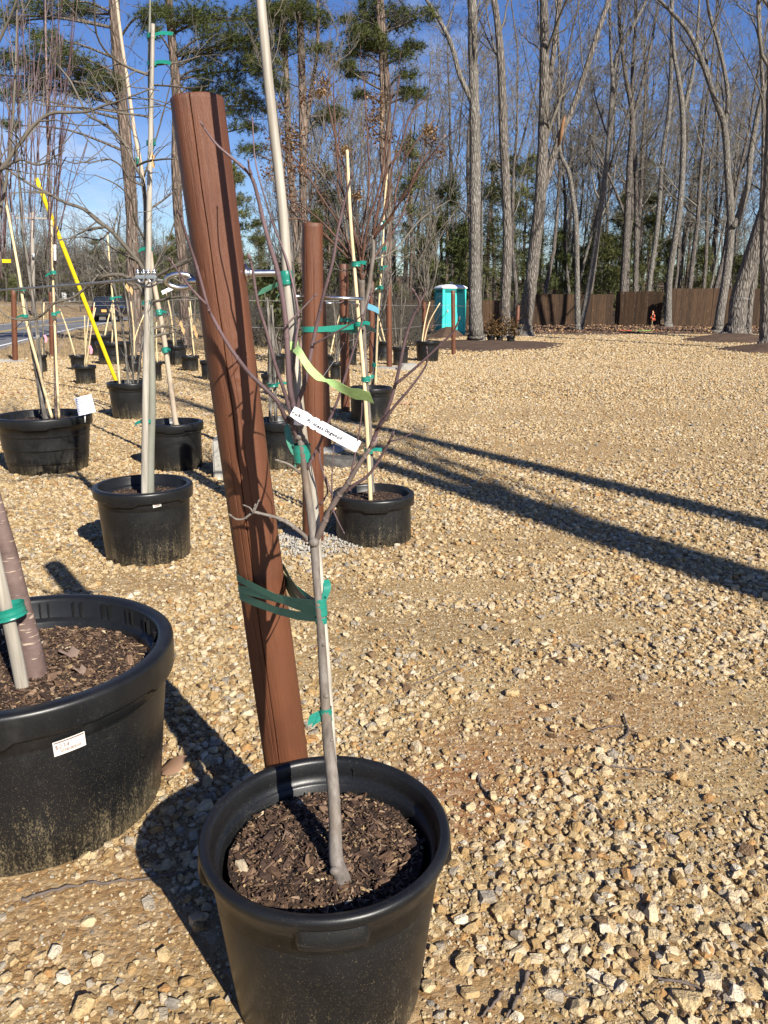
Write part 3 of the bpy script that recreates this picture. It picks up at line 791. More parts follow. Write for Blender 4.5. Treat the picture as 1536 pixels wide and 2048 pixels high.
def sticker(pot, R_, H, rb, a0, z0, w, h, tilt=0.0, price=None):
    def pt(u, v, pr): c, s_ = math.cos(tilt), math.sin(tilt); return on_wall(R_, H, rb, a0, z0, u * c - v * s_, u * s_ + v * c, pr)
    def patch(u0, u1, v0, v1, pr, nu=8):
        mb = MB()
        for j, v in enumerate((v0, v1)):
            for i in range(nu + 1): mb.v.append(pt(u0 + (u1 - u0) * i / nu, v, pr))
        for i in range(nu): mb.f.append((i, i + 1, nu + 2 + i, nu + 1 + i))
        return mb
    o = obj('price_sticker', patch(-w / 2, w / 2, -h / 2, h / 2, .0035), M_['sticker_paper'], pot, local=True)
    ink = MB()
    if price:
        t = patch(-w * .47, w * .47, h * .36, h * .44, .0045); ink.add(t.v, t.f)
        vs, fs = text_mesh(price, h * .42)
        ink.add([pt(v.x - w * .23, v.y + h * .08, .0045) for v in vs], fs)
        vs, fs = text_mesh('-.-- ---- ----', h * .16); ink.add([pt(v.x + w * .18, v.y + h * .12, .0045) for v in vs], fs)
        k = -w * .28; r = random.Random(5)
        while k < w * .34:
            b = r.uniform(.0006, .0016); t = patch(k, k + b, -h * .34, -h * .14, .0045, 1); ink.add(t.v, t.f); k += b + r.uniform(.0007, .0018)
    else:
        for v0, v1, u0, u1 in ((.12, .30, -.38, .1), (-.05, .02, -.38, .36), (-.34, -.18, -.3, .3)):
            t = patch(w * u0, w * u1, h * v0, h * v1, .0045, 3); ink.add(t.v, t.f)
    obj('sticker_print', ink, M_['print_brown'], pot, local=True)
def soil(root, r, z, seed, n=36, rings=9, hump=0.012):
    mb = MB(); rr = random.Random(seed)
    mb.v.append((0, 0, z + hump))
    for j in range(1, rings + 1):
        t = j / rings
        for k in range(n):
            a = 2 * math.pi * k / n
            mb.v.append((r * t * math.cos(a), r * t * math.sin(a), z + hump * (1 - t * t) + rr.uniform(-.006, .006)))
    for k in range(n): mb.f.append((0, 1 + k, 1 + (k + 1) % n))
    for j in range(rings - 1):
        for k in range(n):
            k2 = (k + 1) % n; b = 1 + j * n
            mb.f.append((b + k, b + n + k, b + n + k2, b + k2))
    return obj('soil', mb, M_['potting_soil'], root, local=True)
CHIPS = proto_coll('chip_shapes', [hull_mesh('chip_shape', random.Random(i).choice((8, 10, 14)), (0.5, random.Random(i + 50).uniform(.16, .42), random.Random(i + 90).uniform(.06, .16)), 400 + i, .8, M_['bark_chip']) for i in range(14)])
def chips(soil_o, r, z, n, smin, smax, seed, hump=.012, name='bark_chips'):
    q = np.random.default_rng(seed); rad = r * np.sqrt(q.random(n)); a = q.uniform(0, 6.283, n)
    s = smin * (smax / smin) ** q.beta(1.4, 2.4, n)
    x = rad * np.cos(a); y = rad * np.sin(a); zz = z + hump * (1 - (rad / r) ** 2) + q.uniform(.0, .008, n)
    rot = np.stack([q.normal(0, .35, n), q.normal(0, .35, n), q.uniform(0, 6.283, n)], 1)
    scl = np.stack([s * q.uniform(.8, 1.5, n), s * q.uniform(.7, 1.1, n), s], 1)
    return scatter(name, np.stack([x, y, zz], 1), rot, scl, q.integers(0, 14, n), CHIPS, soil_o)
PX = 1.0
def potted(name, label, cx, cy, D, R_, H, rb, style='nursery', n=40, group=None, cat='potted tree', soil_drop=.085, chip=0, holes=True, stickers=(), handles=(), px=None):
    """cx: photo x of the pot's base centre, D: its distance ahead"""
    p = P(cx, cy, D); x = p.x; z = gz(x, D)
    root = thing(name, label, cat, (x, D, z), None, group)
    POTS.append((x, D, rb + .01))
    pot = obj('pot', pot_mesh(R_, H, rb, style, n), M_['black_plastic'], root, local=True)
    for a in handles: obj('handle', pot_handle(R_, H, rb, a), M_['black_plastic'], pot, local=True)
    for (a0, z0, w, h, tilt, price) in stickers: sticker(pot, R_, H, rb, a0, z0, w, h, tilt, price)
    if holes:
        for k in range(8):
            a = 2 * math.pi * k / 8 + .2; mb = MB(); zz = .035; r = wall_r(R_, H, rb, zz)
            c = Vector((r * math.cos(a), r * math.sin(a), zz)); d = Vector((math.cos(a), math.sin(a), 0))
            tube(mb, [c - d * .004, c + d * .0015], .010, 10); obj('drain_hole', mb, M_['crack'], pot, local=True)
    so = soil(root, R_ - .058, H - soil_drop, int(D * 100))
    if chip: chips(so, R_ - .066, H - soil_drop, chip, .006, .02, int(D * 77))
    return root
def fdir(a_deg): return R(a_deg)

def stick(parent, name, m, pts, D, w, sides=7, n=4, twigs=None, mbin=None, label=None, wobble=0.0):
    """a stem through photo points (px, py), at distance D (one or a list), w = width in photo pixels (start, end)"""
    Ds = lerp_list(D if isinstance(D, (list, tuple)) else [D, D], len(pts))
    q = [P(a, b, d) for (a, b), d in zip(pts, Ds)]
    ws = lerp_list(list(w) if isinstance(w, (list, tuple)) else [w, w], len(pts))
    rr = [m_of(k, p) / 2 for k, p in zip(ws, q)]
    path = smooth_path(q, n); rad = lerp_list(rr, len(path))
    if wobble:
        for p in path[1:-1]: p += Vector((rng.uniform(-1, 1), rng.uniform(-1, 1), rng.uniform(-1, 1))) * wobble
    mb = mbin or MB(); tube(mb, path, rad, sides)
    if twigs: side_twigs(mb, path, rad, *twigs)
    if mbin is None:
        o = obj(name, mb, m, parent)
        return o, path, rad
    return None, path, rad
def rot_away(d, ang):
    ax = d.cross(Vector((rng.gauss(0, 1), rng.gauss(0, 1), rng.gauss(0, 1))))
    if ax.length < 1e-4: ax = Vector((1, 0, 0))
    return Quaternion(ax.normalized(), ang) @ d
def side_twigs(mb, path, rad, count, length, ang=0.8, up=0.15, sub=0, rmin=.0012):
    for _ in range(count):
        i = rng.randrange(1, len(path)); p = path[i]; d = (path[i] - path[i - 1]).normalized()
        d = rot_away(d, ang * rng.uniform(.6, 1.3)); L = length * rng.uniform(.4, 1.2); r = max(rad[min(i, len(rad) - 1)] * .5, rmin)
        pts = [p]; 
        for k in range(4):
            d = (d + Vector((rng.gauss(0, .16), rng.gauss(0, .16), rng.gauss(0, .16) + up * .4))).normalized(); pts.append(pts[-1] + d * L / 4)
        tube(mb, pts, [r, max(r * .45, rmin)], 4, False)
        if sub: side_twigs(mb, pts, [r * .7] * 5, sub, length * .5, ang, up, 0, rmin)
def bamboo(parent, m, pts, D, w, spacing=.28, label=None, seed=1):
    Ds = lerp_list(D if isinstance(D, (list, tuple)) else [D, D], len(pts))
    q = [P(a, b, d) for (a, b), d in zip(pts, Ds)]
    r_ = random.Random(seed); path = smooth_path(q, 12)
    ws = lerp_list(list(w) if isinstance(w, (list, tuple)) else [w, w], len(path))
    P2 = []; R2 = []; acc = r_.uniform(0, spacing)
    for i, p in enumerate(path):
        rr = m_of(ws[i], p) / 2
        if i:
            d = p - path[i - 1]; L = d.length; dn = d.normalized()
            while acc < L:
                c = path[i - 1] + dn * acc
                if .015 < acc < L - .015:
                    for o_, k in ((-.012, 1), (-.004, 1.13), (-.001, 1.2), (.001, 1.0), (.005, 1.06), (.012, 1)): P2.append(c + dn * o_); R2.append(rr * k)
                acc += spacing * r_.uniform(.85, 1.15)
            acc -= L
        P2.append(p); R2.append(rr)
    mb = MB(); tube(mb, P2, R2, 10)
    o = obj('bamboo_stake', mb, m, parent)
    if label: o['label'] = label
    return o, path
def tape(parent, p, axis, r, h, m='green_tape', tails=((.05, 0.4),), loose=.15, squash=1.0):
    mb = MB(); axis = axis.normalized(); n = 7
    pts = [p + axis * (h * (i / n - .5)) for i in range(n + 1)]
    tube(mb, pts, [r * (1 + rng.uniform(-.04, .1)) for _ in pts], 12, False)
    for (L, a) in tails:
        d = Vector((math.cos(a * 6.28), -abs(math.sin(a * 6.28)) * .5, .35 - a)).normalized(); q = [p + d * r * .8]
        for k in range(5):
            d = (d + Vector((rng.gauss(0, .15), rng.gauss(0, .15), -.12))).normalized(); q.append(q[-1] + d * L / 5)
        ribbon(mb, q, Vector((.2, .3, 1)), h * .9 if h < .03 else .022)
    return obj('tie_tape', mb, M_[m], parent)

# --- the potted sapling in front
FD = 1.425
front = potted('potted_tree', 'young branching sapling in the open black pot at the front, tied to the leaning post', 659, 1985, FD, .269, .42, .207, 'rolled', 120, soil_drop=.070,
               holes=False, handles=(R(-83), R(-173), R(7), R(97)))
so_ = [c for c in front.children if c.name.startswith('soil')][0]
chips(so_, .207, .350, 2300, .006, .030, 31); chips(so_, .207, .350, 90, .03, .055, 33, name='bark_splinters'); chips(so_, .207, .350, 2500, .004, .010, 32, name='bark_crumbs')
tr, tpath, trad = stick(front, 'trunk', M_['sapling_bark'], [(691, 1822), (688, 1788), (684, 1756), (672, 1715), (670, 1640), (665, 1560), (657, 1490), (650, 1400), (641, 1250), (634, 1170), (628, 1085), (620, 1020), (610, 950), (601, 880), (592, 830)],
                        [1.315, 1.315, 1.335, 1.36, 1.385, 1.405, 1.425, 1.445, 1.475, 1.485, 1.51, 1.52, 1.53, 1.535, 1.54], [46, 43, 34, 29, 26, 25, 23, 20, 16, 16, 18, 16, 15, 14, 13], 14, 5, mbin=(tmb := MB()))
# knots on the stem
mb = tmb
for (px, py, D, w, dx) in ((669, 1742, 1.335, 21, -1), (677, 1600, 1.395, 9, 1), (663, 1480, 1.42, 9, 1), (647, 1290, 1.46, 8, 1), (628, 1085, 1.50, 22, 0), (652, 1392, 1.44, 13, 0), (598, 874, 1.53, 16, 0)):
    p = P(px, py, D); r = m_of(w, p) / 2
    for j in range(1):
        b = len(mb.v); vs = []; 
        bm = bmesh.new(); bmesh.ops.create_icosphere(bm, subdivisions=2, radius=1)
        for v in bm.verts: mb.v.append((p.x + v.co.x * r, p.y + v.co.y * r * .8, p.z + v.co.z * r * .9))
        for f in bm.faces: mb.f.append(tuple(b + v.index for v in f.verts))
        bm.free()
tr = obj('trunk', tmb, M_['sapling_bark'], front)
PUR, GRY = M_['purple_shoot'], M_['sapling_bark']
def br(pts, D, w, m=PUR, tw=None):
    w = (w[0] * .86, w[1] * .86)
    mb = MB()
    _, pa, ra = stick(tr, 'branch', m, pts, [q + .08 for q in (D if isinstance(D, list) else [D, D])], w, 7, 4, tw, mb)
    for p, r in list(zip(pa, ra))[2::5]:
        tube(mb, [p + Vector((0, 0, -r * .9)), p, p + Vector((0, 0, r * .9))], [r * .98, r * 1.14, r * .98], 7, False)
    # swollen buds at the nodes and the tip
    tip = pa[-1]; d = (pa[-1] - pa[-2]).normalized(); r = ra[-1]
    tube(mb, [tip - d * r, tip + d * r * 2.5, tip + d * r * 6], [r, r * 1.5, r * .3], 6)
    obj('branch', mb, m, tr)
br([(592, 850), (572, 838), (555, 803), (503, 751), (480, 723), (454, 686), (422, 629), (415, 611), (394, 535), (375, 478), (361, 433)], [1.46, 1.40, 1.30], (12, 6))
br([(415, 611), (378, 572), (342, 522)], [1.335, 1.29], (6, 4))
br([(595, 880), (589, 860), (571, 791), (550, 728), (532, 660), (516, 608), (506, 546), (500, 520)], [1.455, 1.38], (10, 6))
br([(592, 830), (579, 772), (571, 642), (556, 548), (542, 499), (529, 452), (515, 392), (502, 353), (478, 328), (437, 293), (416, 267), (406, 252)], [1.46, 1.38], (15, 4.5))
br([(503, 350), (498, 335), (497, 326)], [1.40, 1.39], (7, 4))
br([(584, 760), (592, 680), (597, 634), (586, 569), (568, 504), (547, 452), (540, 429), (512, 330), (505, 240)], [1.46, 1.52], (8, 3))
br([(592, 835), (598, 800), (610, 765), (625, 689), (638, 629), (646, 593), (665, 525), (675, 465), (688, 408), (702, 356)], [1.46, 1.40], (12, 5))
br([(627, 689), (659, 671), (698, 650), (722, 632)], [1.43, 1.38], (5, 3))
br([(573, 650), (600, 622), (628, 593)], [1.42, 1.44], (5, 3.5))
br([(628, 1082), (636, 1072), (657, 1026), (679, 988), (692, 972), (714, 935), (742, 894)], [1.44, 1.40, 1.377], (17, 10.5), M_['fork_bark'])
br([(742, 894), (757, 854), (776, 816), (794, 756), (810, 680), (826, 633), (839, 607), (829, 585)], [1.377, 1.34, 1.30], (10.5, 5))
br([(839, 607), (848, 590), (850, 583)], [1.315, 1.31], (5, 3))
br([(757, 856), (790, 812), (820, 777), (852, 731), (854, 700)], [1.36, 1.30], (8, 3.5))
br([(792, 768), (819, 746), (846, 722), (880, 690), (906, 665), (917, 641)], [1.33, 1.27], (7, 4))
br([(689, 985), (712, 968), (736, 951), (757, 922), (773, 894), (784, 872)], [1.40, 1.34], (9, 5))
br([(781, 882), (800, 878), (823, 867)], [1.34, 1.32], (4.5, 2.5))
br([(620, 1082), (605, 1068), (582, 1050), (560, 1038), (545, 1033), (525, 1028), (507, 1025), (487, 1038), (472, 1038), (464, 1033)], [1.44, 1.40], (11, 4), GRY)
for q in (((507, 1026), (513, 1012), (516, 1005)), ((507, 1026), (500, 1016), (492, 1012)), ((506, 1024), (509, 1014))): br(list(q), 1.405, (5, 3), GRY)
br([(613, 940), (639, 888), (651, 857), (673, 807), (667, 818), (690, 753), (716, 670), (740, 590)][0:4] + [(690, 753), (716, 670), (740, 590)], [1.45, 1.38], (8, 4))
br([(601, 947), (580, 930), (559, 922)], [1.45, 1.43], (8, 4), GRY)
br([(640, 1010), (655, 985), (650, 960), (642, 930), (640, 900)], [1.44, 1.42], (5, 2.5))
br([(668, 1000), (655, 965), (642, 935), (638, 905)], [1.42, 1.44], (5, 2.5))
br([(664, 1005), (664, 950), (668, 888)], [1.41, 1.40], (4, 2))
br([(665, 1018), (675, 1040), (686, 1062)], [1.40, 1.37], (4, 3))
br([(700, 955), (712, 900), (722, 840), (724, 805)], [1.39, 1.36], (5, 2.5))
fstake, fsp = bamboo(front, M_['pale_bamboo'], [(674, 1690), (668, 1570), (660, 1420), (640, 1160), (628, 1000), (612, 920), (600, 830), (578, 600), (566, 430), (543, 220), (524, 30), (512, -120), (507, -190)],
                     [1.42, 1.435, 1.465, 1.51, 1.545, 1.555, 1.56, 1.575, 1.58, 1.58, 1.58, 1.58, 1.58], (16, 16, 16, 16, 17, 20, 22, 21, 20, 20, 20, 20, 20), .22)
for (px, py, D, r, h, tl) in ((604, 906, 1.545, .0185, .036, ()), (572, 556, 1.575, .0135, .026, ()), (641, 1213, 1.485, .0130, .038, ()), (642, 1240, 1.482, .0125, .014, ()), (652, 1428, 1.442, .0125, .030, ((.03, .45), (.025, .6)))):
    p = P(px, py, D); tape(front, p, Vector((-.05, .03, 1)), r, h, tails=tl)
# the ties run round the leaning post: built after the post, further down

# --- large pot at the left edge
big = potted('potted_tree', 'thick plum barked tree at the left edge in a wide squat pot with price sticker', 82, 1600, 2.11, .438, .52, .365, 'nursery', 110, soil_drop=.10, holes=False,
             stickers=((R(-51), .388, .082, .044, 0.05, '$234'),))
so_ = [c for c in big.children if c.name.startswith('soil')][0]
chips(so_, .36, .42, 110, .03, .06, 44, name='bark_splinters'); chips(so_, .36, .42, 5200, .007, .030, 41); chips(so_, .35, .42, 3500, .005, .011, 42, name='bark_crumbs')
bt, bpath, brad = stick(big, 'trunk', M_['cherry_bark'], [(80, 1385), (73, 1360), (58, 1280), (36, 1190), (14, 1100), (-6, 1030), (-60, 830), (-110, 600), (-150, 350), (-190, 100), (-220, -100)], [2.10, 2.10, 2.08, 2.04, 2.0], (52, 47, 42, 38, 36, 35, 30, 26, 22, 18, 12), 16, 5)
bamboo(big, M_['pale_bamboo'], [(50, 1400), (28, 1290), (4, 1180), (-30, 1020), (-90, 700)], [2.02, 1.99], (27, 26, 25, 24, 22), .2)
tape(big, P(18, 1222, 2.02), Vector((-.2, 0, 1)), .043, .034, tails=())
mb = MB()
for pts, D, w in (([(-130, 470), (-60, 400), (0, 342), (34, 294), (68, 250), (102, 227), (135, 225), (176, 223), (203, 213), (234, 203), (270, 190), (300, 178)], [1.98, 1.9], (10, 2.6)),
                  ([(-100, 640), (-40, 500), (0, 420), (20, 300), (30, 160), (34, 20)], [2.0, 2.1], (9, 3)),
                  ([(-150, 350), (-60, 200), (-10, 100), (30, 10), (60, -80)], [1.98, 1.9], (9, 3)),
                  ([(0, 342), (40, 320), (80, 330), (130, 300)], [1.95, 1.85], (5, 2))):
    stick(None, 'x', None, pts, D, w, 6, 4, (9, .16, .8, .2, 1), mb)
obj('branch', mb, M_['twig_bark'], bt)
# curled dead leaves lying on the soil
for (x, y, s) in ((.09, .11, .030), (.17, -.01, .018)):
    mb = MB(); v = [(x + s * math.cos(a) * (1 + .3 * math.cos(3 * a)), y + .6 * s * math.sin(a), .447 + .014 * math.sin(2 * a) + .006 * math.cos(5 * a)) for a in [k * .524 for k in range(12)]]
    mb.add(v + [(x, y, .446)], [(i, (i + 1) % 12, 12) for i in range(12)])
    obj('dead_leaf', mb, M_['gray_leaf'], so_, local=True)

# --- third pot: pale stake and grey-green stem with wide thin branches
CD = 4.55
c3 = potted('potted_tree', 'twiggy wide spreading tree with grey green stem and pale stake, sticker on its pot', 298, 1110, CD, .293, .455, .25, 'nursery', 72, chip=700, soil_drop=.075, stickers=((R(-58), .385, .048, .034, .1, None),))
ct, cp_, cr_ = stick(c3, 'trunk', M_['green_gray_bark'], [(300, 1000), (298, 985), (300, 900), (304, 800), (303, 700), (300, 600), (296, 520), (291, 470), (296, 400), (303, 300), (299, 200), (298, 100), (300, 20), (300, -80)], CD, (23, 21, 18, 15, 13, 11, 9, 8, 7, 6, 6, 5, 4, 3), 10, 4, None)
bamboo(c3, M_['pale_bamboo'], [(289, 992), (291, 800), (296, 560), (300, 330), (306, 48)], CD - .045, (14, 13.5, 12, 10, 8), .3)
mb = MB()
for pts, w, tw in (([(291, 470), (288, 372), (271, 333), (250, 288), (230, 265), (200, 243), (176, 230), (155, 190), (139, 159), (115, 130)], (8, 3), 12),
                   ([(274, 332), (290, 324), (305, 321), (330, 318), (349, 318)], (5, 3), 5),
                   ([(296, 590), (286, 538), (260, 504), (240, 481), (221, 460), (195, 442), (167, 418), (130, 405), (95, 386), (61, 369), (24, 345), (-10, 312)], (10, 4), 22),
                   ([(297, 600), (285, 582), (273, 567), (247, 551), (221, 550), (200, 556), (182, 567), (146, 595), (109, 606), (86, 629), (60, 640), (16, 634), (-15, 600)], (9, 3), 20),
                   ([(299, 560), (307, 556), (339, 538), (378, 522), (400, 500)], (9, 4), 8), ([(299, 605), (325, 600), (365, 593), (410, 602)], (6, 3), 5),
                   ([(300, 660), (333, 652), (364, 664)], (5, 3), 3), ([(300, 676), (325, 668), (346, 664), (375, 650)], (7, 3), 4),
                   ([(301, 250), (296, 234), (250, 227), (203, 220), (142, 213), (85, 210), (40, 190)], (5, 2), 16),
                   ([(298, 150), (257, 135), (217, 108), (193, 68), (188, 0), (184, -60)], (6, 3), 8), ([(299, 130), (330, 128), (360, 124), (400, 112)], (5, 2), 6),
                   ([(301, 170), (340, 172), (380, 176), (415, 172)], (4, 2), 5), ([(296, 420), (320, 405), (345, 385), (372, 360)], (5, 2), 7), ([(290, 480), (270, 440), (262, 400), (235, 370), (190, 350)], (5, 2), 9),
                   ([(288, 372), (262, 360), (240, 330), (214, 318), (180, 326), (150, 320)], (4, 2), 10), ([(221, 460), (200, 480), (165, 474), (120, 480)], (4, 2), 8), ([(182, 567), (200, 545), (218, 530), (222, 510)], (4, 2), 3)):
    stick(None, 'x', None, pts, [CD, CD + rng.uniform(-.5, .4)], w, 6, 3, (tw, .22, .9, .1, 2), mb)
obj('branch', mb, M_['twig_bark'], ct)
for (x, y, D) in ((292, 842, CD - .02), (292, 606, CD - .02), (296, 498, CD - .02), (302, 286, CD - .02), (304, 128, CD), (303, 73, CD)):
    tape(c3, P(x, y, D), Vector((0, 0, 1)), .029 if y > 700 else .024, .022, tails=((rng.uniform(.04, .11), rng.uniform(-.1, .6)),))
# --- pots and saplings of the middle distance
d4 = potted('potted_tree', 'leaning grey stem with dark stained base in the black pot behind the twiggy tree', 354, 930, 7.2, .268, .446, .235, 'nursery', 48, chip=200)
stick(d4, 'trunk', M_['tan_bamboo'], [(354, 852), (350, 838), (337, 740), (324, 650), (305, 545), (286, 360), (270, 270), (253, 150), (240, 60), (226, -60)], [7.2, 7.1], (12, 11, 10.5, 10, 9.5, 8.5, 8, 7.5, 7, 5), 8, 4)
for x, y in ((330, 700), (277, 322), (318, 625)): tape(d4, P(x, y, 7.15), Vector((-.2, 0, 1)), .03, .05, tails=((rng.uniform(.05, .10), rng.uniform(-.1, .6)),))
mb = MB()
for pts in ([(286, 360), (320, 250), (345, 150)], [(270, 270), (240, 200), (225, 100)], [(305, 545), (340, 470), (360, 400), (375, 300)]): stick(None, 'x', None, pts, [7.15, 6.9], (4, 2), 5, 3, (10, .5, .7, .3, 2), mb)
obj('branch', mb, M_['twig_bark'], d4)
e5 = potted('potted_tree', 'pair of pale flecked stems in the wide ringed pot with a white sign card', 98, 930, 7.15, .425, .52, .345, 'ringed', 72, chip=500, soil_drop=.07, stickers=((R(-62), .455, .055, .045, 0, None),))
for pts, w, m in (([(92, 838), (86, 815), (70, 720), (55, 640), (40, 560), (28, 490), (12, 400), (0, 330), (-20, 220)], (13, 11, 10, 9, 8, 7, 6, 5, 4), 'gray_bark'), ([(84, 770), (72, 640), (58, 540), (46, 470), (40, 380), (30, 250)], (8, 7, 6, 6, 5, 3), 'gray_bark'),
                  ([(114, 838), (112, 780), (110, 650), (105, 560), (101, 470), (98, 380), (96, 250), (92, 100), (90, -50)], (9, 8, 7, 7, 6, 6, 5, 4, 3), 'cherry_bark')):
    stick(e5, 'trunk', M_[m], pts, 7.12, w, 8, 4, (4, .3, .4, .3, 1))
bamboo(e5, M_['straw_bamboo'], [(104, 836), (78, 740), (52, 640), (40, 560), (26, 480), (10, 395)], 7.05, (6, 5), .35)
bamboo(e5, M_['straw_bamboo'], [(118, 836), (111, 690), (106, 560), (103, 440)], 7.08, (5, 4), .35)
mb = MB()
for k in range(70):
    x0 = rng.uniform(-25, 125); y0 = rng.uniform(240, 560); x1 = x0 + rng.gauss(0, 30) + (x0 - 40) * .5; y1 = y0 - rng.uniform(150, 420)
    stick(None, 'x', None, [(x0, y0), ((x0 * .6 + x1 * .4) + rng.gauss(0, 5), y0 * .5 + y1 * .5), (x1, y1)], [7.1, 7.1 + rng.uniform(-.6, .6)], (3.0, 1.3), 4, 3, (4, .28, .5, .4, 0), mb)
obj('branch', mb, M_['purple_shoot'], e5)
for x, y, a in ((50, 632, .05), (108, 628, .0), (107, 545, .02), (46, 578, .5)): tape(e5, P(x, y, 7.03), Vector((0, 0, 1)), .024, .03, tails=((rng.uniform(.05, .10), rng.uniform(-.1, .6)),))
mb = MB(); p = P(110, 505, 7.0); box(mb, p, (.02, .004, .13), M=Matrix.Rotation(.1, 3, 'Y')); obj('plant_tag', mb, M_['white_paper'], e5)
mb = MB(); p = P(13, 522, 7.0); box(mb, p, (.075, .004, .03)); obj('plant_tag', mb, M_['yellow_plastic'], e5)
# the white card on its own little stake
cd = thing('sign_card', 'white printed card on a short stake in the wide ringed pot', 'sign', tuple(P(170, 838, 7.02)))
mb = MB(); box(mb, P(170, 810, 7.0), (.155, .004, .165), M=Euler((R(-14), R(-12), R(8))).to_matrix()); obj('card', mb, M_['white_paper'], cd)
mb = MB()
for k in range(9):
    for j in range(2):
        M3 = Euler((R(-14), R(-12), R(8))).to_matrix(); c = P(170, 810, 7.0) + M3 @ Vector((-.045 + j * .07 + rng.uniform(-.004, .004), -.0035, .062 - k * .0155)); box(mb, c, (.058 - .02 * j - rng.random() * .012, .001, .006 if j == 0 else .0025), M=M3)
obj('print', mb, M_['print_blue'], cd)
mb = MB(); tube(mb, [P(170, 845, 7.02), P(170, 822, 7.01)], .006, 6); obj('stake', mb, M_['white_plastic'], cd)

def canes(root, lst, D, m='tan_bamboo', w=(5, 4), twigs=None, nm='cane'):
    for pts in lst: stick(root, nm, M_[m], pts, D, w, 6, 3, twigs)
f6 = potted('potted_tree', 'four slim stems in the tall black pot under the yellow guy guard', 266, 830, 10.6, .31, .49, .26, 'nursery', 48)
canes(f6, [[(258, 782), (250, 690), (236, 610), (222, 540), (200, 470)], [(267, 782), (264, 700), (256, 620), (246, 560)], [(275, 780), (280, 720), (290, 655), (300, 600)]], [10.6, 10.4], 'gray_bark', (5.5, 3.5), (4, .5, .5, .3, 1), 'trunk')
canes(f6, [[(240, 780), (231, 660), (222, 560), (215, 470)]], 10.5, 'straw_bamboo', (4.5, 3.5), None, 'bamboo_stake')
tape(f6, P(224, 597, 10.4), Vector((0, 0, 1)), .03, .04, tails=((.12, 0),))
g7 = potted('potted_tree', 'top heavy little tree with reddish shoots and dried flower heads', 747, 1085, 4.92, .268, .315, .25, 'nursery', 72, chip=700, soil_drop=.05)
gt, gp, gr = stick(g7, 'trunk', M_['sapling_bark'], [(744, 985), (742, 960), (738, 850), (733, 780), (728, 700), (726, 650), (724, 600), (723, 560)], 4.92, (13, 12, 11, 11, 11, 11, 12, 14), 9, 4)
stick(g7, 'trunk', M_['sapling_bark'], [(724, 640), (735, 590), (742, 545), (747, 500), (745, 470)], 4.92, (9, 9, 9, 8, 6), 8, 3)
bamboo(g7, M_['straw_bamboo'], [(741, 1006), (735, 880), (728, 760), (719, 660), (709, 540), (701, 440), (694, 300)], 4.85, (9, 8, 8, 8, 7, 7, 6), .3)
mb = MB()
SH = [[(723, 560), (718, 500), (700, 440), (676, 330), (668, 200), (667, 165)], [(723, 560), (724, 470), (738, 380), (736, 290), (732, 220), (727, 150)], [(722, 550), (735, 450), (760, 370), (775, 250), (785, 180)],
      [(745, 470), (760, 400), (778, 300), (800, 150)], [(745, 470), (786, 430), (792, 380), (815, 310), (860, 250), (870, 240)], [(723, 555), (690, 470), (640, 390), (600, 330), (560, 290)],
      [(722, 550), (700, 510), (650, 450), (600, 410), (555, 390)], [(723, 540), (700, 420), (690, 340), (676, 300), (655, 200), (648, 165)], [(745, 480), (790, 420), (840, 340), (880, 290)], [(724, 560), (745, 520), (800, 440), (830, 350), (860, 300)],
      [(723, 560), (715, 480), (680, 400), (676, 320), (680, 240)], [(745, 470), (772, 350), (800, 300), (820, 230), (850, 200)], [(745, 475), (770, 420), (784, 340), (800, 270)], [(724, 545), (660, 480), (610, 440), (560, 440)]]
for pts in SH: stick(None, 'x', None, pts, [4.92, 4.92 + rng.uniform(-.35, .35)], (5.4, 2.4), 6, 4, (5, .26, .5, .3, 1), mb)
obj('branch', mb, M_['brown_shoot'], gt)
mb = MB()
for pts in ([(725, 560), (705, 530), (676, 430), (640, 320), (616, 220)], [(725, 530), (690, 500), (640, 470), (590, 430), (540, 350)], [(745, 520), (790, 500), (840, 440), (900, 400)], [(723, 540), (680, 540), (620, 530), (560, 520)], [(724, 520), (710, 440), (630, 330), (560, 210)]):
    stick(None, 'x', None, pts, [4.92, 5.3], (4, 2), 5, 4, (8, .3, .6, .2, 1), mb)
obj('branch', mb, M_['twig_bark'], gt)
mb = MB()
for (px, py, s, D) in ((650, 170, 22, 4.9), (755, 200, 26, 4.7), (752, 235, 20, 4.75), (580, 270, 24, 5.1), (590, 295, 18, 5.15), (860, 262, 14, 4.8), (715, 392, 12, 4.9), (690, 300, 10, 4.9), (640, 185, 12, 4.9)):
    c = P(px, py, D)
    for k in range(170):
        d = Vector((rng.gauss(0, 1), rng.gauss(0, 1), rng.gauss(0, 1))) * m_of(s, c) * .42
        a = Vector((rng.gauss(0, 1), rng.gauss(0, 1), rng.gauss(0, 1))).normalized(); b_ = a.cross(Vector((.3, .5, .8))).normalized(); q = c + d; s_ = .006 * rng.uniform(.6, 1.3)
        mb.add([tuple(q + a * s_), tuple(q + b_ * s_), tuple(q - a * s_), tuple(q - b_ * s_)], [(0, 1, 2, 3)], flat=True)
obj('flower_head', mb, M_['dry_bract'], gt)
for x, y in ((712, 528), (737, 902), (718, 648), (732, 758)): tape(g7, P(x, y, 4.86), Vector((0, 0, 1)), .028, .03, tails=((rng.uniform(.03, .07), rng.uniform(-.1, .6)),))
h8 = potted('potted_tree', 'slender stem and straw cane in the pot at the foot of the third brown post', 741, 830, 10.3, .29, .45, .255, 'nursery', 48, chip=200)
stick(h8, 'trunk', M_['gray_bark'], [(745, 770), (748, 720), (752, 660), (758, 610), (766, 566), (772, 500), (776, 420), (778, 340), (770, 250)], 10.3, (6, 6, 6, 5, 5, 4, 4, 3, 2), 7, 3, (26, .7, .5, .4, 3))
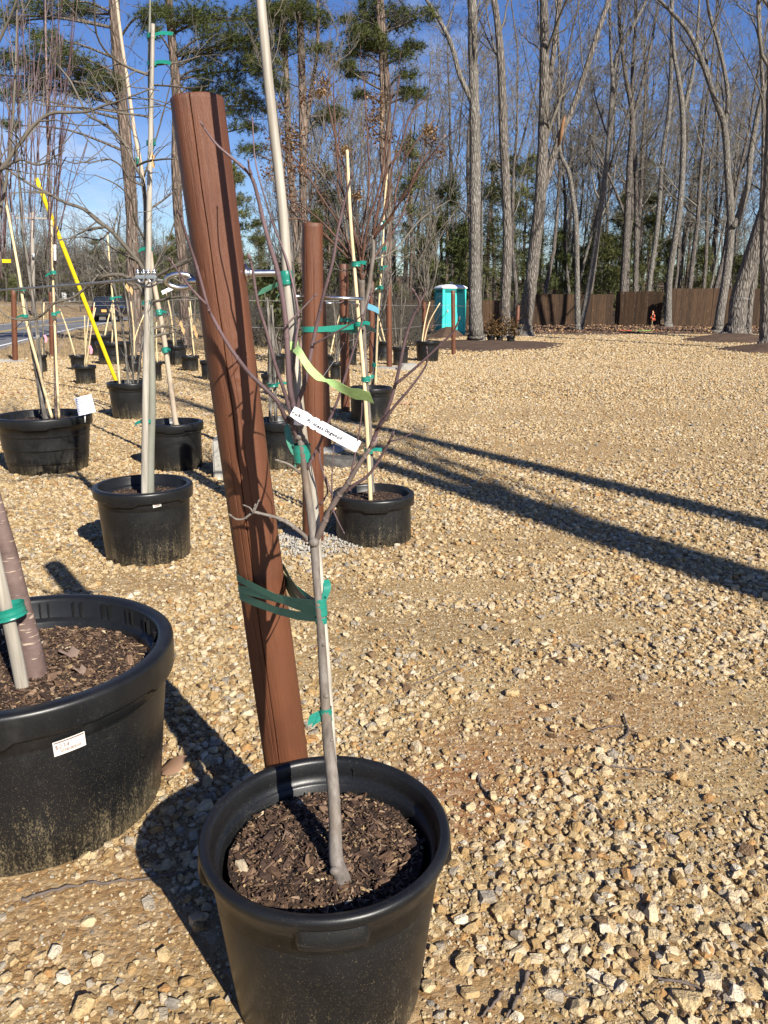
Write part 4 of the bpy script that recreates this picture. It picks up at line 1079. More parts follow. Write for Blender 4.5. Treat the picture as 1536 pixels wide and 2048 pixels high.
bamboo(h8, M_['straw_bamboo'], [(751, 770), (755, 654), (760, 576), (766, 485), (768, 420), (775, 340)], 10.25, (4.5, 3.5), .4)
for x, y in ((748, 730), (762, 575), (764, 536), (768, 497), (770, 446)): tape(h8, P(x, y, 10.2), Vector((0, 0, 1)), .03, .05, tails=((.05, rng.uniform(-.1, .6)),))
i9 = potted('potted_tree', 'two smooth canes standing in the shaded pot just behind the leaning post', 570, 905, 7.3, .28, .45, .25, 'nursery', 48, chip=200)
canes(i9, [[(541, 842), (540, 740), (537, 640), (533, 595)], [(552, 842), (548, 730), (545, 650), (543, 610)]], 7.3, 'gray_bark', (8, 6), None, 'trunk')
tape(i9, P(546, 770, 7.25), Vector((0, 0, 1)), .05, .03, tails=((.1, 0),))

# small pots in the back rows: base centre x, base y, rim half width px, height px, stems, label
SM = [(83, 746, 14, 34, 2, 'small ribbed pot with one thin stem and a pink ribbon, beside the left brown post', 'ribbed'),
      (160, 742, 18, 30, 1, 'small ribbed pot half hidden behind the pot of crossed canes', 'ribbed'),
      (173, 770, 22, 37, 4, 'ribbed pot of crossed canes with pink ribbons, in the open left of the yellow guard', 'ribbed'),
      (230, 730, 34, 44, 2, 'wide squat pot in the back row behind the yellow guard', 'ringed'),
      (208, 712, 26, 40, 1, 'tilted looking pot farthest back behind the wide squat pot', 'ringed'),
      (268, 746, 18, 33, 3, 'small pot just behind the four slim stems', 'nursery'),
      (308, 765, 19, 39, 2, 'small pot close behind the pale stake of the twiggy tree', 'ribbed'),
      (352, 731, 24, 38, 2, 'broad pot in the back row left of the leaning post', 'nursery'),
      (350, 708, 20, 26, 2, 'dark pot farthest back left of the leaning post', 'nursery'),
      (381, 744, 19, 31, 3, 'ribbed pot of short twigs nearest the leaning post on its left', 'ribbed'),
      (418, 762, 16, 39, 2, 'small pot half covered by the left edge of the leaning post', 'nursery'),
      (541, 780, 18, 30, 2, 'low pot behind the pair of smooth canes', 'ringed'),
      (555, 752, 18, 42, 2, 'pot just right of the leaning post at mid height with dark sides', 'nursery'),
      (659, 745, 12, 34, 2, 'narrow pot between the second and third brown posts, the farther one', 'ribbed'),
      (671, 762, 12, 35, 4, 'narrow pot of crossed canes between the second and third brown posts', 'ribbed'),
      (703, 732, 12, 34, 1, 'pot peeping out to the right of the third brown post', 'nursery'),
      (768, 724, 15, 40, 2, 'ringed pot just left of the fifth brown post', 'ringed'),
      (801, 733, 17, 37, 3, 'pot of three pale stakes beside the broken concrete', 'nursery'),
      (855, 724, 25, 40, 2, 'broad pot with a vase shaped bare tree behind a thin brown post', 'nursery')]
for (bx, by, hw, hp, ns, lab, sty) in SM:
    D = ground_dist(by) * 1.012; p0 = P(bx, by, D); p0.z = gz(p0.x, D); t = depth(p0); Rr = hw / F * t; H = hp / F * t * 1.0
    root = potted('potted_plant', lab, bx, by, D, Rr, H, Rr * .83, sty, 32, 'small nursery pots in the back rows', 'potted plant', min(.06, H * .2), 0, False)
    ry = by - hp
    for k in range(ns):
        x0 = bx + rng.uniform(-.5, .5) * hw; lean = rng.gauss(0, 16); Lp = rng.uniform(70, 130) * (1.0 if by > 730 else .8)
        st_ = rng.random() < .5
        stick(root, 'bamboo_stake' if st_ else 'stem', M_['straw_bamboo' if st_ else 'twig_bark'], [(x0, ry + 5), (x0 + lean * .4 + rng.gauss(0, 1.5), ry - Lp * .5), (x0 + lean, ry - Lp)], [D, D + rng.uniform(-.3, .3)], (3.6, 2.2), 5, 3, None if st_ else (7, .35, .5, .4, 2))
    if 'pink' in lab:
        mb = MB(); c = P(bx + 6, ry - 42, D - .1); ribbon(mb, [c, c + Vector((.03, 0, -.08)), c + Vector((.01, 0, -.16))], Vector((1, .3, 0)), .05); obj('ribbon', mb, M_['pink_tape'], root)
    if 'vase' in lab:
        mb = MB()
        for k in range(16): stick(None, 'x', None, [(bx - 2 + rng.gauss(0, 3), ry - 80), (bx + rng.gauss(0, 14), ry - 160), (bx + rng.gauss(0, 40), ry - 240 - rng.uniform(0, 40))], [D, D + rng.gauss(0, .5)], (2.6, 1.2), 4, 3, (7, .7, .5, .3, 2), mb)
        obj('branch', mb, M_['twig_bark'], root)
# thin saplings' leaves that stayed on: orange dried leaves on the twiggy tree
mb = MB()
for (x, y) in ((305, 312), (306, 328), (362, 648), (366, 660), (388, 656), (392, 668), (254, 574), (262, 580)):
    c = P(x, y, 4.4); s_ = .020; mb.add([tuple(c + Vector((0, 0, s_))), tuple(c + Vector((s_ * .4, .01, 0))), tuple(c + Vector((.005, 0, -s_ * 1.4))), tuple(c + Vector((-s_ * .4, -.01, .0)))], [(0, 1, 2, 3)], flat=True)
obj('dried_leaf', mb, M_['tan_leaf'], ct)
mb = MB(); box(mb, P(336, 580, 4.4), (.075, .003, .02), M=Euler((0, R(-24), 0)).to_matrix()); obj('plant_tag', mb, M_['white_paper'], ct)
# pots of reddish shrubs by the big trunk
for (bx, by, hw, hp, lab) in ((982, 686, 9, 15, 'small rusty leaved shrub in a pot closest to the big trunk'), (999, 686, 8, 14, 'middle one of the rusty leaved potted shrubs by the big trunk'), (1021, 691, 9, 19, 'rusty green shrub in a black pot at the foot of the double trunk')):
    D = ground_dist(by); p0 = P(bx, by, D); p0.z = gz(p0.x, D); t = depth(p0)
    root = potted('potted_shrub', lab, bx, by, D, hw / F * t, hp / F * t, hw / F * t * .82, 'nursery', 24, 'rusty shrubs in pots by the big trunk', 'potted shrub', .04, 0, False)
    mb = MB(); H = hp / F * t
    for k in range(420):
        d = Vector((rng.gauss(0, .19), rng.gauss(0, .19), abs(rng.gauss(0, .32)))); q = Vector((0, 0, H)) + d
        a = Vector((rng.gauss(0, 1), rng.gauss(0, 1), rng.gauss(0, 1))).normalized() * .05; b_ = a.cross(Vector((.3, .5, .8))).normalized() * .022
        mb.add([tuple(q + a), tuple(q + b_), tuple(q - a), tuple(q - b_)], [(0, 1, 2, 3)], flat=True)
    obj('foliage', mb, M_['rust_leaf'], root, local=True)
# ------------------------------------------------------------------ stained posts
def make_post(label, base_px, base_py, top_px, top_py, D, r0, r1, detail=1, crack_seed=1, base_z=None, Dtop=None, group='brown round posts of the cable rows'):
    b = P(base_px, base_py, D); b.z = gz(b.x, D) - .02
    t = P(top_px, top_py, Dtop or D)
    ax = t - b; L = ax.length; q = Vector((0, 0, 1)).rotation_difference(ax.normalized())
    root = thing('wooden_post', label, 'post', tuple(b), q, group)
    n = 480 if detail == 2 else (120 if detail == 1 else 28); m = 220 if detail == 2 else (80 if detail == 1 else 14)
    zs = np.linspace(0, L - .002, m); r = np.random.default_rng(crack_seed)
    th = np.linspace(0, 2 * math.pi, n, endpoint=False)
    Z, T = np.meshgrid(zs, th, indexing='ij')
    Rr = r0 + (r1 - r0) * Z / L
    Rr += .0016 * np.sin(T * 2 + Z * 1.3 + crack_seed) + .001 * np.sin(T * 5 + Z * 3.1)
    if detail:
        Rr += (vnoise(T * r0 * 60 + 50, Z * 5 + 9, 1.0, crack_seed) - .5) * .0012
        cracks = [(-1.66, -.2, 1.2, .0017, .0065)] if detail == 2 else [(-1.35, .1, .95, .004, .007)]
        cracks += [(r.uniform(-3.0, -.2), *sorted(r.uniform(0, 1, 2)), r.uniform(.0009, .0015) * (1 if detail == 2 else 1.6), r.uniform(.0015, .003)) for _ in range(7)]
        cracks = [c for c in cracks[:1]] + [c for c in cracks[1:] if abs(c[0] + 1.66) > .28]
        for (t0, a, e, w, d) in cracks:
            cen = t0 + .05 * np.sin(Z * 2.3 + t0 * 9) + .022 * np.sin(Z * 7.1 + t0) + .008 * np.sin(Z * 31)
            s = Z / L; fade = np.clip((s - a) / .08, 0, 1) * np.clip((e - s) / .08, 0, 1)
            wid = w * (.35 + .65 * fade) + 1e-6
            dd = np.abs(((T - cen + math.pi) % (2 * math.pi)) - math.pi) * Rr
            Rr = Rr - d * fade * np.clip(1 - dd / wid, 0, 1) ** .7
        for _ in range(4 if detail == 2 else 3):
            kt, kz = r.uniform(-2.6, -.5), r.uniform(.15, .95) * L
            dt = (((T - kt + math.pi) % (2 * math.pi)) - math.pi) * Rr; dz = (Z - kz) * .6
            q2 = np.sqrt(dt ** 2 + dz ** 2); Rr = Rr + .0010 * np.exp(-(q2 / .012) ** 2) - .002 * np.exp(-((q2 - .009) / .0022) ** 2)
    mb = MB()
    xs = Rr * np.cos(T); ys = Rr * np.sin(T)
    mb.v = [tuple(v) for v in np.stack([xs, ys, Z], -1).reshape(-1, 3).tolist()]
    for j in range(m - 1):
        a = j * n
        mb.f += [(a + k, a + (k + 1) % n, a + n + (k + 1) % n, a + n + k) for k in range(n)]
    rl = r1
    b2 = len(mb.v)
    for k in range(n): mb.v.append(((Rr[-1, k] - .002) * math.cos(th[k]), (Rr[-1, k] - .002) * math.sin(th[k]), L))
    a = (m - 1) * n; mb.f += [(a + k, a + (k + 1) % n, b2 + (k + 1) % n, b2 + k) for k in range(n)]
    mb.f.append(tuple(b2 + k for k in range(n)))
    obj('post_shaft', mb, M_['stained_wood'], root, local=True)
    POTS.append((b.x, D, r0 + .01))
    return root, b, t
PD = 1.85
post1, pb1, pt1 = make_post('thick leaning brown post in front, with a bolt and cable at its side', 598, 1692, 393, 197, PD, .061, .057, 2, 3, Dtop=1.83)
post2, pb2, pt2 = make_post('second brown post, upright with a green ribbon round it, standing in a gravelly concrete collar', 626, 1100, 625, 447, 4.75, .067, .062, 1, 8)
posts = [(post1, pb1, pt1), (post2, pb2, pt2)]
for (lab, bx, by, tx, ty, D, r) in (('dark shaded brown post leaning close behind the second post', 650, 912, 634, 500, 8.1, .072), ('third brown post, shaded at the foot, beside the slender stem in a pot', 691, 835, 687, 528, 11.1, .066),
                                    ('fourth brown post, partly hidden by the slender stem', 744, 756, 743, 563, 17.6, .066), ('fifth brown post, with broken concrete at its foot', 779, 739, 777, 570, 19.0, .066),
                                    ('thin looking brown post in front of the broad pot with the vase shaped tree', 849, 728, 848, 577, 22.0, .066), ('last brown post of the row, in front of the portable toilet', 907, 718, 906, 581, 24.3, .066),
                                    ('brown post nearest the road on the left, with a concrete foot', 30, 722, 27, 580, 21.3, .072), ('brown post left of the crossed canes, near the road', 104, 713, 102, 584, 23.6, .072)):
    posts.append(make_post(lab, bx, by, tx, ty, D, r, r * .96, 0, int(D)))
# concrete collars / broken concrete
def rubble(name, label, p, dims, seed, m='concrete', cat='concrete block', rz=0, sharp=.9):
    me = hull_mesh(name, 26, dims, seed, sharp, M_[m])
    o = bpy.data.objects.new(name, me); COL.objects.link(o); o.location = p; o.rotation_euler = (0, 0, rz); W[o.name] = Matrix.Translation(Vector(p))
    return tag(o, label, cat)
def collar(root, r, h, seed):
    m = 'concrete'
    mb = MB(); q = random.Random(seed); n = 40
    for j, (rr, z) in enumerate(((r, -.01), (r * .93, h * .35), (r * .75, h * .8), (r * .45, h), (.05, h))):
        for k in range(n):
            a = 2 * math.pi * k / n; e = (1 + .12 * math.sin(3 * a + seed) + q.uniform(-.05, .05)) if j < 4 else 1
            mb.v.append((rr * e * math.cos(a), rr * e * math.sin(a), z + .02 + (q.uniform(-.006, .006) if j else 0)))
    for j in range(4):
        for k in range(n): k2 = (k + 1) % n; mb.f.append((j * n + k, j * n + k2, (j + 1) * n + k2, (j + 1) * n + k))
    obj('concrete_collar', mb, M_['concrete'], root, local=True, smooth=False)
collar(post2, .20, .012, 2); collar(posts[8][0], .42, .05, 4); collar(posts[5][0], .40, .05, 5); collar(posts[2][0], .26, .05, 6)
mb = MB(); box(mb, (0, 0, .17), (.19, .30, .34), rz=.12, bev=.012); p = P(452, 948, 6.85); p.z = 0
tag(obj('concrete_block', mb, M_['concrete'], None, origin=None), 'upright pale concrete block half hidden by the leaning post', 'concrete block').location = p
rubble('concrete_lump', 'broken concrete lump in the gravel right of the fifth post', G(813, 741) + Vector((0, 0, .05)), (.22, .16, .13), 61)
rubble('concrete_lump', 'flat concrete scrap by the small pot of three stakes', G(822, 737) + Vector((0, .3, .03)), (.18, .2, .08), 62)
rubble('concrete_lump', 'dark wet looking concrete lump behind the second post', G(672, 930) + Vector((0, 0, .03)), (.26, .2, .07), 64, 'dark_concrete')

# hardware through the leaning post: threaded bolt on the right, shackle and cable on the left
def steel(name, parent, mb, m='galvanized'): return obj(name, mb, M_[m], parent)
axp = (pt1 - pb1).normalized()
def on_post1(py):                        # axis point of the leaning post at photo row py
    best = None
    for i in range(401):
        p = pb1 + (pt1 - pb1) * (i / 400); c = Vector((p.x, p.y, p.z - CAM_H)); f = c.y * CP - c.z * SP; v = c.y * SP + c.z * CP
        e = abs(1024 - F * v / f - py)
        if best is None or e < best[0]: best = (e, p)
    return best[1]
pc = on_post1(548); ra = .059
d0 = Vector((1, .12, .02)).normalized()
mb = MB(); tube(mb, [pc + d0 * (ra - .004), pc + d0 * (ra + .003)], [.021, .021], 4); steel('washer', post1, mb)
mb = MB(); tube(mb, [pc + d0 * (ra + .003), pc + d0 * (ra + .016)], [.0125, .0125], 6); steel('nut', post1, mb)
mb = MB(); pts = []; rr = []
for i in range(61):
    pts.append(pc + d0 * (ra - .01 + i * .0013)); rr.append(.0068 if i % 2 else .0080)
tube(mb, pts, rr, 12); steel('threaded_bolt', post1, mb)
cl = on_post1(560); le = cl - d0 * ra
# eye of the bolt and a pear shaped shackle
mb = MB(); ce = P(357, 562, 1.845); w_ = Vector((1, .1, 0)).normalized(); up_ = Vector((.05, -.45, 1)).normalized(); ring = []
for k in range(25):
    a = 2 * math.pi * k / 24; ring.append(ce + w_ * (.031 * math.cos(a) + .004) + up_ * (.0165 * math.sin(a)))
tube(mb, ring, .0062, 9, False); steel('shackle', post1, mb)
mb = MB(); tube(mb, [le + d0 * .02, le - d0 * .012, ce + w_ * .034], [.0075, .0075, .0062], 10); steel('eye_bolt', post1, mb)
cab = thing('steel_cable', 'thick galvanised cable with two clips, running left from the leaning post', 'cable', tuple(P(330, 562, 1.845)))
cpts = [P(333, 563, 1.845), P(318, 561, 1.85), P(300, 557, 1.86), P(270, 560, 1.90), P(180, 567, 2.1), P(60, 576, 2.5), P(0, 580, 2.8), P(-160, 588, 4.0), P(-420, 598, 8.0)]
sp = smooth_path(cpts, 5)
for ph in range(5):
    mb = MB(); hp = []
    fine = smooth_path(sp, 10); acc = 0
    for i, p in enumerate(fine):
        if i: acc += (p - fine[i - 1]).length
        a = acc * 160 + ph * 1.2566; hp.append(p + Vector((0, math.cos(a), math.sin(a))) * .0023)
    tube(mb, hp, .0017, 4); obj('cable_strand', mb, M_['cable_steel'], cab)
mb = MB(); tube(mb, smooth_path([P(333, 563, 1.845), P(318, 566, 1.85), P(295, 574, 1.87), P(270, 563, 1.91)], 5), .0024, 6); obj('cable_tail', mb, M_['cable_steel'], cab)
for x in (304, 283):
    c = P(x, 553, 1.85 + (304 - x) * .001); g_ = thing('tmp', '', '', (0, 0, 0)) if False else None
    mb = MB(); u_ = [c + Vector((-.007, -.004, .016)), c + Vector((-.007, -.004, -.004)), c + Vector((-.004, -.004, -.012)), c + Vector((.004, -.004, -.012)), c + Vector((.007, -.004, -.004)), c + Vector((.007, -.004, .016))]
    tube(mb, smooth_path(u_, 4), .0030, 8)
    for s_ in (-1, 1): tube(mb, [c + Vector((.007 * s_, -.004, .004)), c + Vector((.007 * s_, -.004, .011))], .0058, 6)
    box(mb, c + Vector((0, -.004, -.001)), (.026, .013, .008), bev=.002)
    obj('cable_clip', mb, M_['galvanized'], cab)
# hooks and thin wires along the rows
def wire(label, pts, r=.0022, m='wire'):
    p0 = pts[0]; mb = MB(); sp_ = []
    for a, b in zip(pts[:-1], pts[1:]):
        for k in range(6):
            t = k / 6; q = a.lerp(b, t); q.z -= .03 * 4 * t * (1 - t) * ((b - a).length / 6); sp_.append(q)
    sp_.append(pts[-1]); tube(mb, sp_, r, 4)
    return tag(obj('fence_wire', mb, M_[m], None, origin=tuple(p0)), label, 'wire', 'thin wires strung between the brown posts')
def up_post(i, z):
    _, b, t = posts[i]; k = (z - b.z) / (t.z - b.z); return b.lerp(t, k)
wire('upper wire strung along the right hand row of brown posts', [up_post(1, 1.55), up_post(3, 1.55), up_post(4, 1.5), up_post(5, 1.5), up_post(6, 1.5), up_post(7, 1.5), Vector((3.6, 33, 1.5))], .004)
wire('lower wire strung along the right hand row of brown posts', [up_post(1, 1.0), up_post(3, 1.0), up_post(4, .95), up_post(5, .95), up_post(6, .95), up_post(7, .95)], .003)
wire('upper wire from the leaning post to the brown post near the road', [up_post(8, 1.55), Vector((-8.0, 21.0, 1.6)), Vector((-4.5, 18, 1.62)), up_post(4, 1.6)], .0045)
wire('lower wire across the back rows of pots to the road posts', [up_post(8, .95), Vector((-8.0, 21.0, 1.02)), Vector((-4.5, 18, 1.05)), up_post(4, 1.0)], .0045)
wire('wire from the left frame edge to the two road posts', [Vector((-16, 18, 1.5)), up_post(8, 1.5), up_post(9, 1.5), Vector((-8, 26, 1.5))], .0045)
# eye bolts on the second post
mb = MB(); c = up_post(1, 1.545); tube(mb, [c + Vector((.05, 0, 0)), c + Vector((.30, .04, -.01))], .010, 8); tube(mb, [c + Vector((-.05, 0, .0)), c + Vector((-.16, -.01, .01))], .012, 8); obj('eye_bolt', mb, M_['galvanized'], post2)
mb = MB(); c = up_post(3, 1.52); tube(mb, [c + Vector((.05, 0, 0)), c + Vector((.34, .04, -.01))], .010, 8); tube(mb, [c + Vector((-.05, 0, .0)), c + Vector((-.42, -.01, .01))], .012, 8); obj('eye_bolt', mb, M_['galvanized'], posts[3][0])

# green ribbons tying the front sapling to the post
def loop_tie(zoff, tp, m, w, sag=0.0, tw=.0, name='tie_tape'):
    mb = MB()
    c = on_post1(1165 + zoff); rad = .0605
    v = tp - c; v2 = Vector((v.x, v.y, 0)); dist = v2.length; base = math.atan2(v.y, v.x); al = math.acos(min(1, rad / dist))
    pts = [tp]; ws = []
    a0 = base + al; a1 = base + 2 * math.pi - al                      # the far way round
    ptl = [c + Vector((math.cos(a0 + (a1 - a0) * k / 20) * rad, math.sin(a0 + (a1 - a0) * k / 20) * rad, 0)) for k in range(21)]
    for t in (.25, .5, .75): q = tp.lerp(ptl[0], t); q.z -= sag * 4 * t * (1 - t); pts.append(q)
    pts += ptl
    for t in (.25, .5, .75): q = ptl[-1].lerp(tp, t); q.z -= sag * 4 * t * (1 - t); pts.append(q)
    pts.append(tp + Vector((0, .006, 0)))
    # lay the ring square to the leaning post
    q = Vector((0, 0, 1)).rotation_difference(axp)
    n = len(pts)
    for i in range(4, n - 4): pts[i] = c + q @ (pts[i] - c)
    ribbon(mb, pts, [(Vector((0, 0, 1)) + Vector((tw * math.sin(i * .9), tw, 0)) * (1 if i < 4 or i > n - 5 else 0)) for i in range(n)], w)
    return obj(name, mb, M_[m], front)
tiep = P(639, 1226, 1.482)
loop_tie(0, tiep + Vector((0, 0, .014)), 'sage_tape', .021, .004, .3); loop_tie(-22, tiep, 'sage_tape', .018, .010, -.2); loop_tie(14, tiep + Vector((0, 0, -.012)), 'sage_tape', .020, .012, .4)
mb = MB(); q0 = P(642, 1212, 1.49); ribbon(mb, smooth_path([q0, P(649, 1195, 1.495), P(655, 1175, 1.50), P(650, 1160, 1.51)], 4), Vector((1, .2, .2)), .016); obj('tie_tape', mb, M_['green_tape'], front)
# ribbon round post two tying the top heavy tree
c = up_post(1, 1.36); tp = P(722, 652, 4.9); mb = MB(); pts = [tp, tp.lerp(c + Vector((.05, -.07, 0)), .5), c + Vector((.05, -.055, 0))]
pts += [c + Vector((math.cos(a) * .069, math.sin(a) * .069, 0)) for a in [R(-60 - k * 20) for k in range(14)]] + [tp + Vector((0, .02, -.03))]
ribbon(mb, pts, Vector((0, 0, 1)), .032); obj('tie_tape', mb, M_['green_tape'], g7)
c = up_post(3, 1.3); tp = P(752, 662, 10.25); mb = MB(); pts = [tp, c + Vector((.07, -.05, 0))] + [c + Vector((math.cos(a) * .071, math.sin(a) * .071, 0)) for a in [R(-40 - k * 20) for k in range(13)]]
ribbon(mb, pts, Vector((0, 0, 1)), .055); obj('tie_tape', mb, M_['green_tape'], h8)
mb = MB(); ribbon(mb, [P(735, 612, 4.8), P(748, 617, 4.8), P(758, 622, 4.8)], Vector((0, 0, 1)), .035); obj('tie_tape', mb, M_['blue_tape'], g7)
for (x, y, D, pts) in ((0, 0, 0, [(566, 564, 1.565), (548, 572, 1.54), (530, 580, 1.52), (519, 584, 1.51)]), (0, 0, 0, [(568, 573, 1.565), (560, 585, 1.55), (556, 592, 1.55)]), (0, 0, 0, [(588, 908, 1.535), (579, 880, 1.55), (572, 850, 1.56)]), (0, 0, 0, [(596, 920, 1.535), (590, 932, 1.535), (587, 940, 1.535)])):
    mb = MB(); ribbon(mb, smooth_path([P(*q) for q in pts], 4), [Vector((.6, .2, .8))] * (len(pts) * 4 - 3), [.006, .016, .018, .014]); obj('tie_tape', mb, M_['sage_tape'], front)
# lime ribbon
lm = thing('flagging_ribbon', 'pale lime plastic ribbon fluttering from the stake of the front sapling', 'ribbon', tuple(P(580, 690, 1.56)))
mb = MB(); pth = smooth_path([P(x, y, d) for x, y, d in ((588, 694, 1.55), (600, 706, 1.52), (613, 728, 1.50), (630, 748, 1.48), (645, 757, 1.47), (660, 765, 1.46), (682, 775, 1.45), (705, 787, 1.44), (722, 789, 1.43), (744, 796, 1.42))], 4)
n = len(pth); wv = []; ww = []
for i in range(n):
    t = i / (n - 1); a = 1.0 + 2.6 * max(0, min(1, (t - .25) / .5)); wv.append(Vector((.30 * math.cos(a), math.sin(a * 1.2) * .6 + .25, .8)).normalized()); ww.append(.024 if t < .36 else (.024 - .017 * max(0, 1 - abs(t - .5) / .14)))
ribbon(mb, pth, wv, ww, .0005); obj('streamer', mb, M_['lime_tape'], lm)
mb = MB(); tube(mb, [P(585, 700, 1.568), P(584, 683, 1.569)], .0128, 12, False); obj('knot', mb, M_['lime_tape'], lm)
# handwritten white tag
tg = thing('plant_tag', 'white handwritten plant label strip looped round the fork of the front sapling', 'plant tag', tuple(P(605, 835, 1.52)))
A = P(590, 826, 1.505); B_ = P(717, 894, 1.45); ex = (B_ - A).normalized(); nrm = Vector((0, -1, .25)); ey = (nrm.cross(ex)).normalized(); ey = -ey if ey.z < 0 else ey; nrm = ex.cross(ey).normalized()
Lt = (B_ - A).length; hw = .0118
mb = MB(); prof = [(0, hw * .85), (.05, hw * .95), (.10, hw), (.20, hw), (.225, hw * .86), (.26, hw * .86), (.275, hw), (.335, hw), (.345, hw * .82), (.365, hw * .82), (.375, hw), (.52, hw), (.70, hw), (.985, hw), (1, hw * .9)]
def tagp(u, v, off=0.0):
    bend = .006 * math.sin(u * 3.1) - (.016 * (1 - u / .18) ** 2 if u < .18 else 0)
    return A + ex * (u * Lt) + ey * v - nrm * (bend) + nrm * off
for (u, h) in prof:
    for s_, o_ in ((-1, 0), (1, 0), (1, -.0005), (-1, -.0005)): mb.v.append(tuple(tagp(u, s_ * h, o_)))
for i in range(len(prof) - 1):
    for k in range(4): mb.f.append((i * 4 + k, i * 4 + (k + 1) % 4, i * 4 + 4 + (k + 1) % 4, i * 4 + 4 + k))
mb.f.append((0, 1, 2, 3)); e = (len(prof) - 1) * 4; mb.f.append((e, e + 1, e + 2, e + 3))
strip = obj('strip', mb, M_['white_paper'], tg, smooth=False)
mb = MB(); qr = random.Random(4)
def write(s, u0, u1, size):
    n = len(s)
    for i, ch in enumerate(s):
        if ch == ' ': continue
        vs, fs = text_mesh(ch, size * qr.uniform(.92, 1.08), .12); ang = qr.uniform(-.12, .12); u = u0 + (u1 - u0) * i / max(n - 1, 1); dv = qr.uniform(-.0008, .0008) - .001
        for gx, gy in ((0, 0), (.0006, .0002), (-.0004, -.0004), (0, .0005), (.0003, -.0004)):
            mb.add([tuple(tagp(u + (v.x * math.cos(ang) - v.y * math.sin(ang) + gx) / Lt, v.x * math.sin(ang) + v.y * math.cos(ang) + dv + gy, .0006)) for v in vs], fs)
write('Cherokee', -.09, .155, .0088); write('Princess', .205, .43, .0088); write('Dogwood', .49, .72, .0092)
obj('handwriting', mb, M_['ink'], tg, smooth=False)
mb = MB(); lp = [P(601, 836, 1.53) + Vector((.016 * math.cos(a), .016 * math.sin(a), .004 * math.sin(a))) for a in [k * .3142 for k in range(21)]]
ribbon(mb, lp, Vector((.15, 0, 1)), .017, .0005); obj('loop', mb, M_['white_paper'], tg)

# grey crushed stone heaped round the foot of the second post
gray_stone = []
for i in range(6):
    gray_stone.append(hull_mesh('gray_stone_shape', 14, (.5, .42, .3), 900 + i, .7, M_['gray_stone']))
GSC = proto_coll('gray_stone_shapes', gray_stone)
q = np.random.default_rng(3); n = 1500; rad = .30 * np.sqrt(q.random(n)) ; a = q.uniform(0, 6.283, n); s_ = q.uniform(.006, .020, n)
gx = pb2.x + rad * np.cos(a) * 1.15; gy = 4.75 + rad * np.sin(a); keep = ((gx - pb2.x) ** 2 + (gy - 4.75) ** 2) > .067 ** 2
gx, gy, s_, rad = gx[keep], gy[keep], s_[keep], rad[keep]; n = len(gx)
tag(scatter('gray_gravel', np.stack([gx, gy, .012 + .035 * (1 - rad / .3)], 1), q.uniform(0, 6.28, (n, 3)), np.stack([s_, s_, s_], 1), q.integers(0, 6, n), GSC), 'small heap of grey crushed stone round the foot of the second brown post', 'gravel', kind='stuff')
# ------------------------------------------------------------------ trees
TT = random.Random(99)
def grow(mb, p, d, L, r, lvl, kids, seg, sides, wob=.14, up=.10, ang=(.45, 1.0), rmin=.004, lenf=.55, tips=None):
    n = seg[lvl]; pts = [p]; q = p; dirs = []
    for i in range(n):
        d = Vector((d.x + TT.gauss(0, wob), d.y + TT.gauss(0, wob), d.z + TT.gauss(0, wob) + up)).normalized()
        q = q + d * (L / n); pts.append(q); dirs.append(d)
    r1 = max(r * .35, rmin)
    tube(mb, pts, [max(r + (r1 - r) * i / n, rmin) for i in range(n + 1)], sides[lvl], False)
    if tips is not None and lvl >= len(kids) - 1: tips.append((pts[-1], dirs[-1]))
    if lvl < len(kids):
        for k in range(kids[lvl]):
            t = (k + TT.uniform(.2, 1)) / kids[lvl] * .8 + .2
            i = min(int(t * n), n - 1); a = pts[i].lerp(pts[i + 1], t * n - i)
            dd = rot_away(dirs[i], TT.uniform(*ang))
            grow(mb, a, dd, L * lenf * TT.uniform(.6, 1.2) * (1.15 - .5 * t), max(r * (1 - .65 * t) * .62, rmin), lvl + 1, kids, seg, sides, wob, up, ang, rmin, lenf, tips)
def trunk_mesh(path, rad, sides=12, flare=True, rough=.05):
    mb = MB(); n = len(path)
    rr = [r * (1 + rough * TT.uniform(-1, 1)) for r in rad]
    if flare:
        b = path[0]; d = (path[1] - path[0]).normalized()
        path = [b - d * .15, b + d * .02, b + d * rad[0] * .5, b + d * rad[0] * 1.2] + list(path[1:]); rr = [rad[0] * 1.75, rad[0] * 1.5, rad[0] * 1.2, rad[0] * 1.05] + rr[1:]
    tube(mb, path, rr, sides, True, .05)
    return mb
def px_path(pts, ws, D, ext=6.0, sub=4, base_ground=True):
    q = [P(x, y, D if not isinstance(D, (list, tuple)) else D[min(i, len(D) - 1)]) for i, (x, y) in enumerate(pts)]
    if base_ground: q[0].z = gz(q[0].x, q[0].y)
    rad = [m_of(w, p) / 2 * .93 for w, p in zip(lerp_list(ws, len(q)), q)]
    if ext:
        d = (q[-1] - q[-2]).normalized(); r0 = rad[-1]
        for k in (1, 2, 3): q.append(q[-1] + (d + Vector((TT.gauss(0, .12), TT.gauss(0, .12), .1))).normalized() * ext / 3); rad.append(r0 * (1 - k * .28))
    for i in range(1, len(q)): q[i] += Vector((0, TT.gauss(0, .08), 0))
    path = smooth_path(q, sub); return path, lerp_list(rad, len(path))
